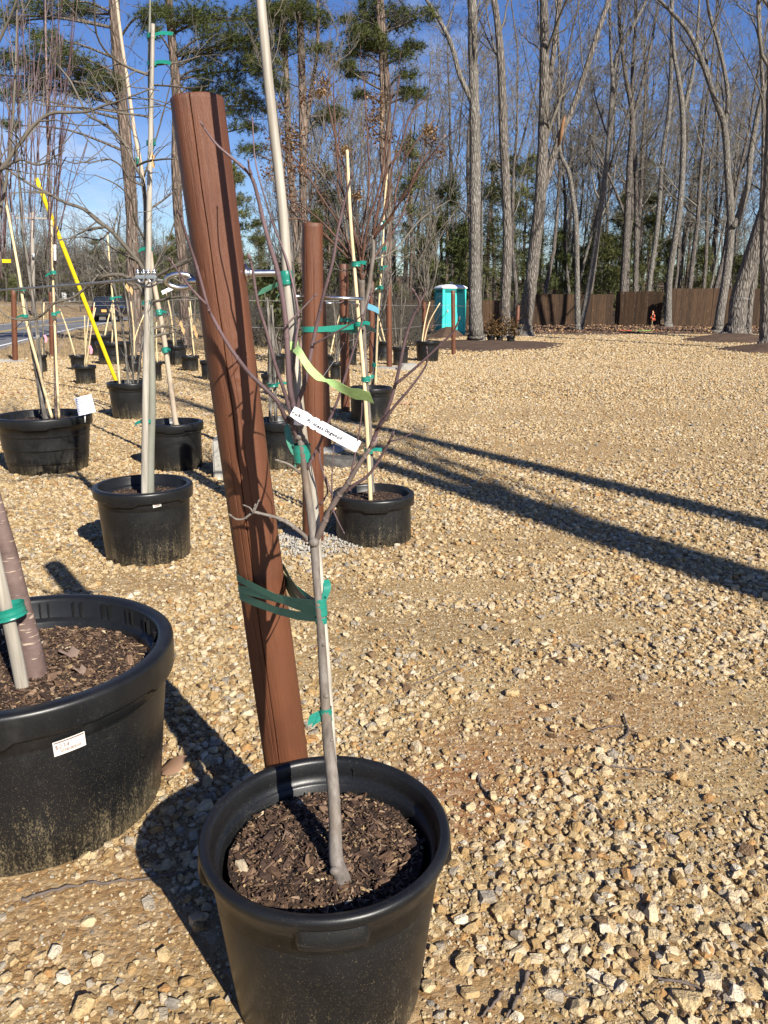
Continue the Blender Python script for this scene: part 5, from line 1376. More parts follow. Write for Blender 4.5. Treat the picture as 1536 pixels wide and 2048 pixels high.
def limbs_on(mb, path, rad, n, t0, L, kids=(5, 4, 3), up=.16, ang=(.35, .95), sides=(5, 4, 3, 3), seg=(6, 4, 3, 2), rmin=.0045, rf=.5, tips=None):
    m = len(path)
    for k in range(n):
        t = t0 + (1 - t0) * (k + TT.uniform(.1, .9)) / n; i = min(int(t * (m - 1)), m - 2)
        p = path[i].lerp(path[i + 1], t * (m - 1) - i); d = (path[i + 1] - path[i]).normalized()
        dd = rot_away(d, TT.uniform(*ang)); dd.z = abs(dd.z) * .8 + .15
        s = 1.15 - .55 * t
        grow(mb, p, dd.normalized(), L * s * TT.uniform(.6, 1.25), max(rad[i] * rf * TT.uniform(.45, .9), .012), 0, kids, seg, sides, .15, up, (.4, .95), rmin, .52, tips)
def big_tree(label, stems, base_py, bark='oak_bark', D=None, nlimb=24, t0=.30, L=4.4, kids=(6, 5, 4), extra=None, group=None, flare=True, cat='bare tree', name='bare_tree'):
    D = D or ground_dist(base_py)
    p0 = P(stems[0][0][0][0], stems[0][0][0][1], D); p0.z = gz(p0.x, D)
    root = thing(name, label, cat, tuple(p0), None, group)
    crown = MB()
    for i, (pts, ws, *o) in enumerate(stems):
        ext = o[0] if o else 6.0
        path, rad = px_path(pts, ws, D, ext, base_ground=(i == 0))
        mb = trunk_mesh(path, rad, 14 if i == 0 else 10, flare and i == 0)
        obj('trunk' if i == 0 else 'limb', mb, M_[bark], root)
        limbs_on(crown, path, rad, nlimb if i == 0 else max(4, nlimb // 2), t0 if i == 0 else .3, L, kids)
    obj('crown', crown, M_['twig_bark'], root)
    if extra: extra(root, D)
    return root
big_tree('straight single grey trunk beside the portable toilet with one limb forking to the upper left',
         [([(953, 690), (951, 640), (950, 560), (949, 450), (950, 330), (948, 215), (946, 100), (944, 0)], [36, 29, 26, 24, 24, 22, 20, 19]),
          ([(949, 240), (943, 205), (920, 153), (904, 94), (884, 49), (855, 0)], [13, 12, 11, 10, 9, 7], 3.5)], 690, 'gray_bark', None, 11, .5, 2.8)
big_tree('tall ridged trunk behind the potted rusty shrubs', [([(1012, 668), (1011, 600), (1014, 470), (1007, 289), (1003, 150), (996, 60), (985, -20)], [24, 21, 20, 19, 17, 15, 13])], 668, 'oak_bark', 34.5, 10, .4)
def patch(root, D):
    mb = MB(); pts = [P(1119, 290, D - .2), P(1123, 265, D - .2), P(1127, 242, D - .2), P(1130, 232, D - .2)]; tube(mb, pts, [.03, .075, .07, .02], 6); obj('torn_stub', mb, M_['orange_wood'], root)
big_tree('double oak with one stem leaning far to the right and an orange torn stub',
         [([(1046, 672), (1052, 640), (1062, 560), (1070, 490), (1080, 390), (1087, 253), (1088, 120), (1086, 0)], [38, 29, 27, 26, 25, 22, 20, 17]),
          ([(1081, 400), (1098, 343), (1119, 275), (1145, 217), (1170, 145), (1195, 65), (1217, 0)], [15, 15, 14, 13, 12, 11, 10], 4),
          ([(1088, 260), (1096, 200), (1105, 126), (1119, 0)], [14, 13, 12, 11], 4)], 672, 'oak_bark', None, 9, .45, extra=patch)
big_tree('two slim trunks joined in a V at the foot, standing before the fence',
         [([(1158, 656), (1155, 620), (1155, 542), (1150, 440), (1146, 390), (1137, 343), (1122, 300), (1116, 220), (1118, 120), (1112, 0)], [15, 12, 11, 11, 10, 9, 8, 6, 5, 4]),
          ([(1161, 654), (1170, 610), (1184, 535), (1202, 398), (1217, 289), (1224, 181), (1235, 108), (1275, 36), (1293, 0)], [13, 12, 12, 11, 11, 10, 9, 7, 6], 4),
          ([(1226, 170), (1221, 100), (1220, 0)], [7, 6, 5], 4)], 656, 'gray_bark', 42, 9, .4)
big_tree('stout upright trunk rising from behind the fence step', [([(1246, 640), (1246, 578), (1253, 452), (1260, 325), (1264, 235), (1250, 150), (1240, 60), (1238, -10)], [17, 15, 14, 13, 11, 9, 8, 7]), ([(1253, 440), (1235, 390), (1212, 340), (1190, 300)], [6, 5, 5, 4], 2), ([(1264, 240), (1282, 180), (1300, 100)], [8, 7, 6], 4)], 640, 'wood_bark', 53, 8, .35)
big_tree('slimmer trunk close right of the stout one behind the fence', [([(1269, 640), (1270, 578), (1273, 434), (1267, 253), (1266, 150), (1272, 40)], [10, 9, 9, 8, 7, 5])], 640, 'wood_bark', 54, 9, .4)
big_tree('trunk leaning right behind the fence, left of the trunk that stands before the step', [([(1294, 640), (1300, 560), (1314, 452), (1325, 307), (1340, 217), (1343, 72), (1344, -10)], [11, 10, 10, 9, 9, 8, 7])], 640, 'gray_bark', 52, 9, .4)
big_tree('slender trunk just before the high fence panels, forking near its top',
         [([(1337, 642), (1337, 620), (1343, 542), (1358, 416), (1367, 307), (1365, 217), (1356, 150), (1347, 100), (1343, 0)], [17, 14, 14, 13, 12, 11, 9, 8, 6]), ([(1366, 225), (1382, 160), (1394, 90), (1400, 0)], [9, 8, 7, 5], 4)], 642, 'gray_bark', 46, 9, .45)
big_tree('tall grey trunk between the high fence and the leaning oak, with two rising forks',
         [([(1436, 660), (1440, 630), (1455, 542), (1466, 452), (1457, 343), (1448, 253), (1430, 199), (1401, 119), (1376, 65), (1340, 22)], [24, 19, 18, 18, 14, 13, 12, 10, 9, 7]),
          ([(1466, 455), (1481, 426), (1496, 360), (1506, 307), (1520, 217), (1536, 145), (1550, 60)], [13, 13, 12, 12, 11, 10, 9], 4), ([(1449, 260), (1455, 190), (1440, 100), (1420, 30), (1415, -20)], [9, 9, 8, 7, 6], 4)], 660, 'gray_bark', 39, 10, .4)
big_tree('thick oak leaning strongly to the right in its mulch ring', [([(1466, 676), (1472, 650), (1484, 585), (1513, 488), (1536, 416), (1570, 300), (1600, 150), (1620, 0)], [46, 38, 36, 35, 34, 30, 26, 22])], 678, 'oak_bark', 33.5, 9, .45,
         extra=lambda root, D: obj('white_band', (lambda m: (tube(m, [P(1482, 597, D), P(1482.2, 596.2, D)], [m_of(37, P(1482, 597, D)) / 2 * 1.03] * 2, 12, False), m)[1])(MB()), M_['cable_steel'], root))
big_tree('dark trunk cut by the right edge of the frame', [([(1534, 700), (1533, 640), (1530, 560), (1534, 460), (1540, 300), (1548, 100), (1552, -50)], [34, 26, 24, 23, 22, 19, 16])], 700, 'oak_bark', None, 8, .4)
big_tree('thin trunk showing behind the foot of the leaning oak', [([(1498, 655), (1503, 600), (1515, 520), (1526, 400), (1530, 250), (1520, 80)], [13, 12, 11, 10, 9, 7])], 655, 'oak_bark', 38, 8, .4)
# two trees outside the frame behind the photographer's right shoulder throw the long shadows on the gravel
def off_tree(label, x, y, lean, r, seed):
    root = thing('bare_tree', label, 'bare tree', (x, y, 0), None, 'bare trees behind the viewpoint')
    path = smooth_path([Vector((x, y, 0)), Vector((x + lean * .3, y, 3.5)), Vector((x + lean * .7, y + .1, 7)), Vector((x + lean, y, 11)), Vector((x + lean * 1.1, y, 15))], 4); rad = lerp_list([r, r * .86, r * .75, r * .55, r * .3], len(path))
    obj('trunk', trunk_mesh(path, rad, 14), M_['oak_bark'], root)
    c = MB(); limbs_on(c, path, rad, 9, .62, 2.6, (4, 3, 2))
    if seed == 1:
        p2 = smooth_path([Vector((x, y, .1)), Vector((x + .14, y + .09, 2.4)), Vector((x + .25, y + .165, 5.0)), Vector((x + .36, y + .24, 7.6)), Vector((x + 1.2, y + .8, 12))], 4); r2 = lerp_list([r * .95, r * .8, r * .72, r * .6, r * .25], len(p2))
        obj('limb', trunk_mesh(p2, r2, 12, False), M_['oak_bark'], root); limbs_on(c, p2, r2, 7, .62, 2.4, (4, 3, 2))
    obj('crown', c, M_['twig_bark'], root)
_sd = Vector((math.sin(SUN_AZ), -math.cos(SUN_AZ)))
for lab, (px, py), s, r, seed in (('large trunk out of the picture, its shadow nearest across the gravel', (1536, 1206), 8.4, .19, 1), ('large trunk out of the picture, its shadow farther across the gravel', (1536, 1066), 9.6, .20, 2)):
    g = G(px, py); off_tree(lab, g.x + _sd.x * s, g.y + _sd.y * s, .15, r, seed)

# pines: trunk, limbs, needle tufts in puffs
def tuft(mb, c, size, n=13, w=.010):
    for _ in range(n):
        d = Vector((TT.gauss(0, 1), TT.gauss(0, 1), TT.gauss(0.25, 1))).normalized(); L = size * TT.uniform(.6, 1.1)
        s = d.cross(Vector((TT.random(), TT.random(), TT.random()))).normalized() * w
        b = len(mb.v); e = c + d * L; mb.v.extend((tuple(c + s), tuple(c - s), tuple(e))); mb.f.append((b, b + 1, b + 2))
def puff(mb, c, rx, rz, n, size=.21, w=.007):
    for _ in range(n):
        a = TT.uniform(0, 6.283); rr = math.sqrt(TT.random()) * (1.0 if TT.random() < .7 else 1.45); z = TT.gauss(0, .55) + .35 * (1 - rr)
        tuft(mb, c + Vector((math.cos(a) * rr * rx, math.sin(a) * rr * rx, z * rz)), size, 16, w)
def pine(label, trunks, D, puffs, bark='pine_bark', dead=8, size=.21, w=.007, dens=1.0, cat='pine tree'):
    p0 = P(trunks[0][0][0][0], trunks[0][0][0][1], D); p0.z = gz(p0.x, D)
    root = thing('pine_tree', label, cat, tuple(p0))
    lim = MB(); fol = MB(); paths = []
    for i, (pts, ws) in enumerate(trunks):
        path, rad = px_path(pts, ws, D, 4, base_ground=(i == 0)); paths.append((path, rad))
        obj('trunk' if i == 0 else 'limb', trunk_mesh(path, rad, 12, i == 0), M_[bark], root)
        limbs_on(lim, path, rad, dead, .3, 1.8, (4, 3), up=-.02, ang=(1.0, 1.5), rf=.22)
    for (x, y, r, *rest) in puffs:
        c = P(x, y, D + TT.uniform(-.9, .9)); rx = m_of(r, c); path, rad = min(paths, key=lambda q: min((v - c).length for v in q[0]))
        v = min(path, key=lambda v: (v - c).length + max(0, v.z - c.z + .3) * 1.2)
        mid = v.lerp(c, .5) + Vector((0, 0, TT.uniform(-.1, .25))); pp = smooth_path([v, mid, c], 4)
        tube(lim, pp, [.045, .016], 5)
        for _ in range(7):
            grow(lim, v.lerp(c, TT.uniform(.45, 1)), Vector((TT.gauss(0, 1), TT.gauss(0, 1), TT.gauss(.1, .4))).normalized(), rx * .8, .013, 1, (0, 4, 2), (4, 3, 3, 2), (4, 3, 3, 3), .2, .05)
        puff(fol, c, rx, rx * .42, int(150 * (rx / .7) ** 2 * dens) + 35, size, w)
    obj('crown', lim, M_['wood_bark'], root)
    obj('needles', fol, M_['pine_needle'], root)
    return root
pine('big pine on the left with scaly trunk and tiered needle clumps', [([(275, 712), (271, 640), (266, 540), (261, 406), (250, 271), (238, 150), (231, 30), (226, -60)], [34, 28, 27, 26, 25, 24, 23, 21])], 25.3,
     [(60, 20, 40), (120, 12, 44), (20, 45, 30), (100, 105, 52), (150, 130, 46), (50, 135, 40), (120, 168, 46), (60, 175, 36), (15, 190, 30), (190, 155, 40), (215, 165, 30), (10, 115, 30), (170, 190, 24), (165, 20, 30), (20, 250, 18), (300, 30, 30), (-40, 150, 40), (-60, 40, 40), (90, 75, 30)])
pine('second pine with slimmer knobbly trunk rising behind the leaning post', [([(372, 705), (366, 560), (356, 380), (351, 190), (343, 90), (337, 0), (330, -80)], [24, 22, 21, 20, 18, 17, 14])], 27.0,
     [(380, 40, 36), (410, 30, 44), (440, 70, 46), (400, 110, 38), (470, 95, 46), (430, 150, 46), (505, 140, 44), (470, 190, 44), (520, 215, 36), (450, 225, 36), (330, 25, 30), (300, 60, 22), (540, 60, 44), (500, 40, 44), (520, 100, 40), (560, 25, 36), (400, 180, 24), (490, 255, 26)])
pine('twin stemmed pine with pale trunks right of the bamboo stake', [([(600, 700), (602, 560), (606, 400), (606, 280), (603, 140), (600, 0), (598, -60)], [22, 20, 18, 17, 16, 15, 12]), ([(598, 560), (588, 430), (578, 300), (572, 160), (566, 50), (562, -40)], [16, 15, 14, 13, 12, 10]), ([(604, 330), (620, 200), (634, 100), (636, 0)], [9, 9, 8, 7])], 26.0,
     [(545, 30, 40), (590, 20, 44), (560, 90, 36), (625, 40, 40), (640, 100, 28), (530, 130, 36), (550, 170, 30), (500, 300, 26), (650, 240, 30), (665, 225, 24)], 'pine_bark', 16)
pine('two stemmed evergreen with dark rounded clumps against the sky, behind the top heavy little tree', [([(778, 700), (776, 560), (777, 420), (776, 300), (775, 180), (768, 90), (762, 0), (758, -60)], [20, 17, 15, 14, 13, 13, 12, 10]), ([(774, 420), (764, 300), (765, 180), (760, 80), (752, -20)], [12, 11, 11, 10, 9])], 29.0,
     [(728, 35, 26), (716, 62, 26), (746, 55, 30), (735, 92, 32), (710, 88, 20), (760, 95, 26), (735, 70, 30), (800, 50, 30), (825, 95, 24), (800, 110, 26), (690, 133, 22), (705, 150, 18), (740, 8, 24), (815, 150, 20), (830, 190, 26), (795, 25, 30), (812, 182, 18), (720, 190, 16), (850, 30, 24), (700, 110, 18), (690, 40, 10)], 'pine_bark', 18)
# brown-leaved oak that kept its leaves, behind post two
def leafy(label, trunks, D, spots, m, size=.06, n=90, bark='wood_bark', cat='tree', name='brown_leaved_tree', flat=.8):
    p0 = P(trunks[0][0][0][0], trunks[0][0][0][1], D); p0.z = gz(p0.x, D); root = thing(name, label, cat, tuple(p0)); tw = MB(); lf = MB()
    for i, (pts, ws) in enumerate(trunks):
        path, rad = px_path(pts, ws, D, 2, base_ground=(i == 0)); obj('trunk' if i == 0 else 'limb', trunk_mesh(path, rad, 9, False), M_[bark], root); limbs_on(tw, path, rad, 14, .2, 1.6, (5, 4))
    for (x, y, r) in spots:
        c = P(x, y, D + TT.uniform(-.8, .8)); rx = m_of(r, c)
        for _ in range(int(n * (r / 30) ** 1.5)):
            q = c + Vector((TT.gauss(0, .5), TT.gauss(0, .5), TT.gauss(0, .5 * flat))) * rx; a = Vector((TT.gauss(0, 1), TT.gauss(0, 1), TT.gauss(0, 1))).normalized() * size; b_ = a.cross(Vector((.3, .6, .7))).normalized() * size * .45
            lf.add([tuple(q + a), tuple(q + b_), tuple(q - a), tuple(q - b_)], [(0, 1, 2, 3)])
    obj('crown', tw, M_['twig_bark'], root); obj('leaves', lf, M_[m], root, smooth=False)
leafy('small oak still holding curled brown leaves behind the second post', [([(590, 700), (588, 560), (575, 420), (560, 300), (552, 210)], [10, 9, 7, 5, 3]), ([(588, 520), (620, 400), (640, 300), (650, 240)], [6, 5, 4, 3])], 19.5,
      [(560, 290, 34), (585, 330, 34), (600, 270, 26), (620, 340, 30), (570, 380, 30), (540, 350, 24), (610, 200, 20), (560, 220, 22), (640, 390, 24), (770, 280, 24), (740, 260, 20), (680, 300, 24), (590, 420, 22), (860, 285, 20), (880, 300, 14)], 'dead_leaf', .05, 85)
leafy('dark glossy broadleaf evergreen bush between the leaning post and the second post', [([(560, 706), (558, 640), (562, 560)], [6, 5, 3])], 21, [(560, 560, 36), (545, 600, 32), (590, 600, 30), (560, 640, 34), (590, 655, 24), (535, 560, 24), (575, 530, 20), (600, 560, 22)], 'broad_leaf', .075, 260, name='evergreen_bush', cat='evergreen bush')

# the wood behind: a few kinds of bare tree copied many times, and evergreens
def proto_bare(kind, H, r, seed):
    TT.seed(seed); root = thing('bare_tree', 'bare grey tree of the wood, one of many alike', 'bare tree', (0, 0, 0), None, 'bare trees of the wood behind')
    path = [Vector((0, 0, -.2))]; lean = Vector((TT.gauss(0, .05), TT.gauss(0, .05), 1))
    for k in range(9): path.append(path[-1] + (lean + Vector((TT.gauss(0, .06), TT.gauss(0, .06), 0))) * H / 9)
    rad = [r * (1.15 - .95 * k / 9) for k in range(10)]; mb = MB(); tube(mb, path, rad, 8)
    cr = MB()
    if kind % 2:
        d = rot_away(lean, .35); d.z = abs(d.z); p = path[4]; q = [p + d * k * 1.3 + Vector((0, 0, .12 * k * k)) for k in range(6)]; rr = [r * .55 * (1 - .13 * k) for k in range(6)]; tube(mb, q, rr, 6); limbs_on(cr, q, rr, 6, .25, 2.4, (5, 4, 2), sides=(4, 3, 3, 3), rmin=.006)
    limbs_on(cr, path, rad, 14, .30, 4.2, (5, 4, 3), up=.08, ang=(.5, 1.15), sides=(4, 3, 3, 3), seg=(6, 4, 2, 2), rmin=.0085)
    obj('trunk', mb, M_['gray_bark' if kind % 3 == 1 else 'wood_bark'], root, local=True); obj('crown', cr, M_['wood_twig'], root, local=True)
    return root
bares = [proto_bare(i, h, r, 300 + i) for i, (h, r) in enumerate(((17, .125), (15, .09), (19, .15), (16, .105), (13, .075), (18, .11)))]
def proto_ever(H, wd, seed, m):
    TT.seed(seed); root = thing('evergreen_tree', 'dark green evergreen of the wood, one of many alike', 'evergreen tree', (0, 0, 0), None, 'evergreens in the wood behind')
    mb = MB(); tube(mb, [Vector((0, 0, -.2)), Vector((.1, 0, H * .5)), Vector((0, 0, H))], [.13, .09, .02], 7); obj('trunk', mb, M_['pine_bark'], root, local=True)
    fo = MB(); li = MB()
    for k in range(44):
        t = TT.uniform(.10, 1); a = TT.uniform(0, 6.283); L = wd * (1.08 - t) * TT.uniform(.55, 1.1) + .2; z = H * t
        tip = Vector((math.cos(a) * L, math.sin(a) * L, z + TT.uniform(-.3, .35))); tube(li, [Vector((0, 0, z)), tip], [.03, .008], 3, False)
        for s in (.45, .7, .95):
            for _ in range(7): tuft(fo, Vector((0, 0, z)).lerp(tip, s) + Vector((TT.gauss(0, .22), TT.gauss(0, .22), TT.gauss(0, .16))), .34, 9, .020)
    obj('crown', li, M_['wood_bark'], root, local=True); obj('needles', fo, M_[m], root, local=True)
    return root
evers = [proto_ever(h, w, 500 + i, m) for i, (h, w, m) in enumerate(((9, 2.1, 'cedar_needle'), (7, 1.8, 'pine_needle'), (11, 2.3, 'cedar_needle'), (5.5, 1.7, 'cedar_needle')))]
WR = random.Random(2024); used = [[False] * 6, [False] * 4]
def plant(kind, protos, k, x, y, s, rz):
    o = protos[k]
    if used[kind][k]: o = copy_tree(o)
    used[kind][k] = True
    o.location = (x, y, gz(x, y)); o.rotation_euler = (0, 0, rz); o.scale = (s, s, s)
    far = x < -.1 * y and y > 66
    if kind == 0:
        o['label'] = KINDS[k] + (' in the wood across the road' if far else ' in the wood behind the fence'); o['group'] = 'bare trees across the road' if far else 'bare trees behind the fence'
    else:
        o['label'] = EKINDS[k] + (' among bare trees across the road' if far else ' among bare trees behind the fence'); o['group'] = 'evergreens across the road' if far else 'evergreens behind the fence'
    return o
KINDS = ['tall single stemmed bare tree', 'slim bare tree forking at mid height', 'tallest thick bare tree', 'forked bare tree with grey bark', 'small thin bare tree', 'tall forked bare tree with spreading limbs']
EKINDS = ['dark pointed evergreen', 'short yellowish green pine', 'tall dark evergreen', 'low bushy evergreen']
nb = 0
for i in range(140):                                     # right side, beyond the fence
    y = 51 + 52 * (i / 140) ** 1.0 + WR.uniform(-1, 3); x = WR.uniform(-0.12, .56) * y * 1.02
    if x < -0.05 * y and y < 60: continue
    plant(0, bares, WR.randrange(6), x, y, WR.uniform(.95, 1.35), WR.uniform(0, 6.28)); nb += 1
    if nb > 92: break
for i in range(84):                                      # left horizon: across the road
    y = WR.uniform(70, 118); x = WR.uniform(-.62, -.06) * y
    if abs(x + 20) < 7 and y < 110: continue
    plant(0, bares, WR.randrange(6), x, y, WR.uniform(.50, .8), WR.uniform(0, 6.28))
for px, D, s in ((1010, 56, .9), (1060, 60, 1.0), (1110, 58, .85), (1150, 66, 1.05), (1215, 57, .95), (1235, 64, 1.1), (1290, 60, .9), (1330, 70, 1.2), (1400, 64, .9), (1470, 70, 1.0), (1180, 75, 1.2), (930, 55, 1.0), (890, 52, 1.1), (850, 58, 1.05),
                 (820, 50, .9), (1045, 75, 1.3), (975, 62, 1.1), (700, 60, 1.1), (740, 55, .8), (1520, 72, 1.1), (660, 66, 1.1), (480, 60, 1.0), (520, 56, .8), (1270, 80, 1.3), (1120, 82, 1.3), (1560, 60, 1.0), (640, 50, .7), (1370, 84, 1.2), (905, 70, 1.3),
                 (30, 95, .72), (115, 100, .85), (60, 108, .7), (200, 105, .95), (250, 98, .85), (310, 92, .8), (350, 96, .95), (410, 84, .8), (160, 92, .6), (10, 85, .6), (440, 90, 1.1), (-60, 95, .8)):
    p = P(px, 600, D); plant(1, evers, WR.randrange(4), p.x, D, s * WR.uniform(.9, 1.15), WR.uniform(0, 6.28))
# beyond them the wood reads as one mass
mass = MB(); TT.seed(77)
for i in range(620):
    y = TT.uniform(100, 150); x = TT.uniform(-.62, .62 if i < 280 else -.05) * y; h = TT.uniform(9, 15) * (.62 if x < -.1 * y else 1.15); z0 = gz(x, y)
    if abs(x + 19) < 3: continue
    path = [Vector((x, y, z0)), Vector((x + TT.gauss(0, .3), y, z0 + h * .5)), Vector((x + TT.gauss(0, .7), y, z0 + h))]; tube(mass, path, [.16, .10, .02], 4, False)
    for k in range(30):
        t = TT.uniform(.12, 1); p = path[0].lerp(path[2], t); d = Vector((TT.gauss(0, .8), TT.gauss(0, .5), TT.uniform(.3, 1.1))).normalized(); L = TT.uniform(1, 3.2); e = p + d * L
        tube(mass, [p, e], [.035, .016], 3, False)
        for q in range(4): s = p.lerp(e, TT.uniform(.3, 1)); tube(mass, [s, s + Vector((TT.gauss(0, .7), TT.gauss(0, .7), TT.uniform(.0, 1.0)))], [.018, .012], 3, False)
tag(obj('far_wood', mass, M_['far_twig']), 'far grey brown wood of bare trees closing the horizon', 'wood', kind='stuff')
bru = MB()
for i in range(2600):                                   # brush and saplings at the wood's edge
    y = TT.uniform(51, 100); x = TT.uniform(-.3, .58) * y
    if i % 3 == 0: y = TT.uniform(26, 46); x = TT.uniform(-.19, .05) * y
    if i % 7 == 0: y = TT.uniform(80, 98); x = TT.uniform(-.6, -.33) * y
    z0 = gz(x, y); p = Vector((x, y, z0)); h = TT.uniform(.5, 2.6)
    for k in range(3):
        e = p + Vector((TT.gauss(0, .35), TT.gauss(0, .35), 1)) * h * TT.uniform(.5, 1); tube(bru, [p, e], [.012, .005], 3, False)
        for q in range(3): s = p.lerp(e, TT.uniform(.3, .9)); tube(bru, [s, s + Vector((TT.gauss(0, .3), TT.gauss(0, .3), TT.uniform(.1, .5)))], [.007, .004], 3, False)
tag(obj('undergrowth', bru, M_['far_twig']), 'brown leafless undergrowth at the edge of the wood', 'undergrowth', kind='stuff')
# fallen leaves by the fence, dry grass on the verge
LC = []
for i in range(5):
    mb = MB(); s = .5; mb.v = [(s * math.cos(a) * (1 + .25 * math.cos(3 * a + i)), .6 * s * math.sin(a), .16 * math.sin(a * 2 + i)) for a in [k * .785 for k in range(8)]] + [(0, 0, .12)]; mb.f = [(k, (k + 1) % 8, 8) for k in range(8)]
    me = bpy.data.meshes.new('leaf_shape'); me.from_pydata(mb.v, [], mb.f); me.materials.append(M_['dead_leaf'] if i < 4 else M_['tan_leaf']); LC.append(me)
LCC = proto_coll('leaf_shapes', LC)
q = np.random.default_rng(9); n = 5000; y = 38.5 + 12 * q.random(n) ** 1.2; x = q.uniform(1.5, 34, n); s = q.uniform(.09, .17, n)
tag(scatter('fallen_leaves', np.stack([x, y, .0108 * (y - 24) + .05], 1), np.stack([q.normal(0, .5, n), q.normal(0, .5, n), q.uniform(0, 6.28, n)], 1), np.stack([s, s, s], 1), q.integers(0, 5, n), LCC), 'brown fallen leaves lying along the foot of the fence', 'leaves', kind='stuff')
GB = []
for i in range(6):
    mb = MB(); rr = random.Random(i)
    for k in range(16):
        a = rr.uniform(0, 6.28); b = Vector((rr.gauss(0, .25), rr.gauss(0, .25), 0)); e = b + Vector((math.cos(a) * rr.uniform(.1, .6), math.sin(a) * rr.uniform(.1, .6), rr.uniform(.35, 1))); w_ = Vector((-math.sin(a), math.cos(a), 0)) * .035
        mb.add([tuple(b + w_), tuple(b - w_), tuple(e)], [(0, 1, 2)])
    me = bpy.data.meshes.new('grass_shape'); me.from_pydata(mb.v, [], mb.f); me.materials.append(M_['dry_grass']); GB.append(me)
GBC = proto_coll('grass_shapes', GB)
n = 26000; y = 19 + 50 * q.random(n) ** 1.4; x = q.uniform(-.62, .02, n) * y * 1.02; keep = (x < np.where(y < 27, -13.2 + (y - 20) * 1.15, -2.2 + (y - 27) * 0.1)) | (y > 36); rx = np.interp(y, [b for a, b in RC], [a for a, b in RC]); off = rx - x; keep &= (off < -.35) | (off > 6.7); keep &= (x < -.5) | (y < 40)
x, y, off = x[keep], y[keep], off[keep]; n = len(x); bz = np.interp(off, [6.7, 8.5, 11, 15, 40], [0, .25, .75, 1.0, 1.3]); bz = np.where(off > 6.6, bz, 0)
s = np.where(off > 6.6, q.uniform(.12, .42, n), q.uniform(.05, .14, n)); z = np.where(y > 24, .0108 * (y - 24), 0) + bz
tag(scatter('dry_grass', np.stack([x, y, z], 1), np.stack([0 * x, 0 * x, q.uniform(0, 6.28, n)], 1), np.stack([s, s, s], 1), q.integers(0, 6, n), GBC), 'short dry straw coloured grass on the verge and the bank', 'grass', kind='stuff')

# ------------------------------------------------------------------ wooden fence
def fence(label, x0, y0, x1, y1, h, bw=.145, lean=0):
    a = Vector((x0, y0, 0)); b = Vector((x1, y1, 0)); L = (b - a).length; d = (b - a) / L; n = int(L / bw); rz = math.atan2(d.y, d.x)
    nrm = Vector((-d.y, d.x, 0)); g0 = gz(*a.xy)
    root = thing('board_fence', label, 'fence', (x0, y0, g0)); fr = random.Random(int(x0 * 10 + h * 100))
    base = []
    for k in range(4):
        mb = MB(); hh = h + k * .006; w = bw - .008
        box(mb, (0, 0, hh / 2), (w, .02, hh)); mb2 = mb
        base.append(obj('board', mb2, M_['fence_wood'], root, local=True))
    for o in base: o.location = (0, 0, -50)
    for i in range(n):
        src = base[fr.randrange(4)]
        o = src if src.location.z < -10 else src.copy()
        if o is not src: COL.objects.link(o); o.parent = root
        p = d * (i * bw + bw / 2) + nrm * fr.uniform(-.004, .004); o.location = (p.x, p.y, gz(p.x + x0, p.y + y0) - g0); o.rotation_euler = (0, fr.gauss(0, .004), rz)
    for o in base:
        if o.location.z < -10: bpy.data.objects.remove(o)
    for z in (.4, h * .5, h - .25):
        mb = MB(); c = d * (L / 2) + nrm * .032; box(mb, (c.x, c.y, z), (L, .036, .088), rz); obj('rail', mb, M_['fence_wood'], root, local=True)
    for k in range(int(L / 2.4) + 1):
        mb = MB(); c = d * min(k * 2.4 + .06, L - .06) + nrm * .10; box(mb, (c.x, c.y, h / 2 - .02), (.09, .09, h)); obj('fence_post', mb, M_['fence_wood'], root, local=True)
    return root
def fx(px, D): return P(px, 600, D).x
FD_ = 49.0
fence('low dark board fence behind the portable toilet and the big trunk', fx(640, 47), 47, fx(1012, 48.6), 48.6, 1.50)
fence('left stretch of the tall dark board fence, behind the V shaped trunks', fx(1062, FD_), FD_, fx(1232, FD_), FD_, 1.86)
fence('middle stretch of the board fence, shadowed by trunks', fx(1232, 49.5), 49.5, fx(1326, 48.2), 48.2, 2.02)
fence('tallest right stretch of the board fence with pale knots', fx(1342, 47.2), 47.2, fx(1640, 47.2), 47.2, 2.18)
p = P(1035, 640, 40); p.z = gz(p.x, 40)
mb = MB(); lathe(mb, [(.10, 0), (.10, 1.28), (.085, 1.31), (.001, 1.31)], 14); o = obj('wooden_post', mb, M_['stained_wood'], None); o.location = p; tag(o, 'short brown post between the tall ridged trunk and the double oak', 'post')

# ------------------------------------------------------------------ portable toilet
tg_ = P(899, 668, 37.5); tg_.z = gz(tg_.x, 37.5)
rot = Quaternion((0, 0, 1), R(15))
toi = thing('portable_toilet', 'teal portable toilet with a white domed roof', 'portable toilet', tuple(tg_), rot)
mb = MB(); box(mb, (0, 0, .07), (1.16, 1.16, .14), bev=.02); obj('skid_base', mb, M_['teal_dark'], toi, local=True)
mb = MB(); box(mb, (0, 0, 1.09), (1.10, 1.10, 1.94), bev=.03)
for (cx, cy) in ((-.53, -.53), (.53, -.53), (-.53, .53), (.53, .53)): box(mb, (cx, cy, 1.09), (.10, .10, 1.96), bev=.02)
box(mb, (0, 0, 2.06), (1.16, 1.16, .05), bev=.012)
for s in (-.26, .26): box(mb, (-.555, s, .72), (.02, .40, .95), bev=.008); box(mb, (-.555, s, 1.55), (.02, .40, .50), bev=.008)
obj('cabin', mb, M_['teal_plastic'], toi, local=True)
mb = MB(); box(mb, (-.02, -.565, 1.02), (.80, .035, 1.72), bev=.012); door = obj('door', mb, M_['teal_plastic'], toi, local=True)
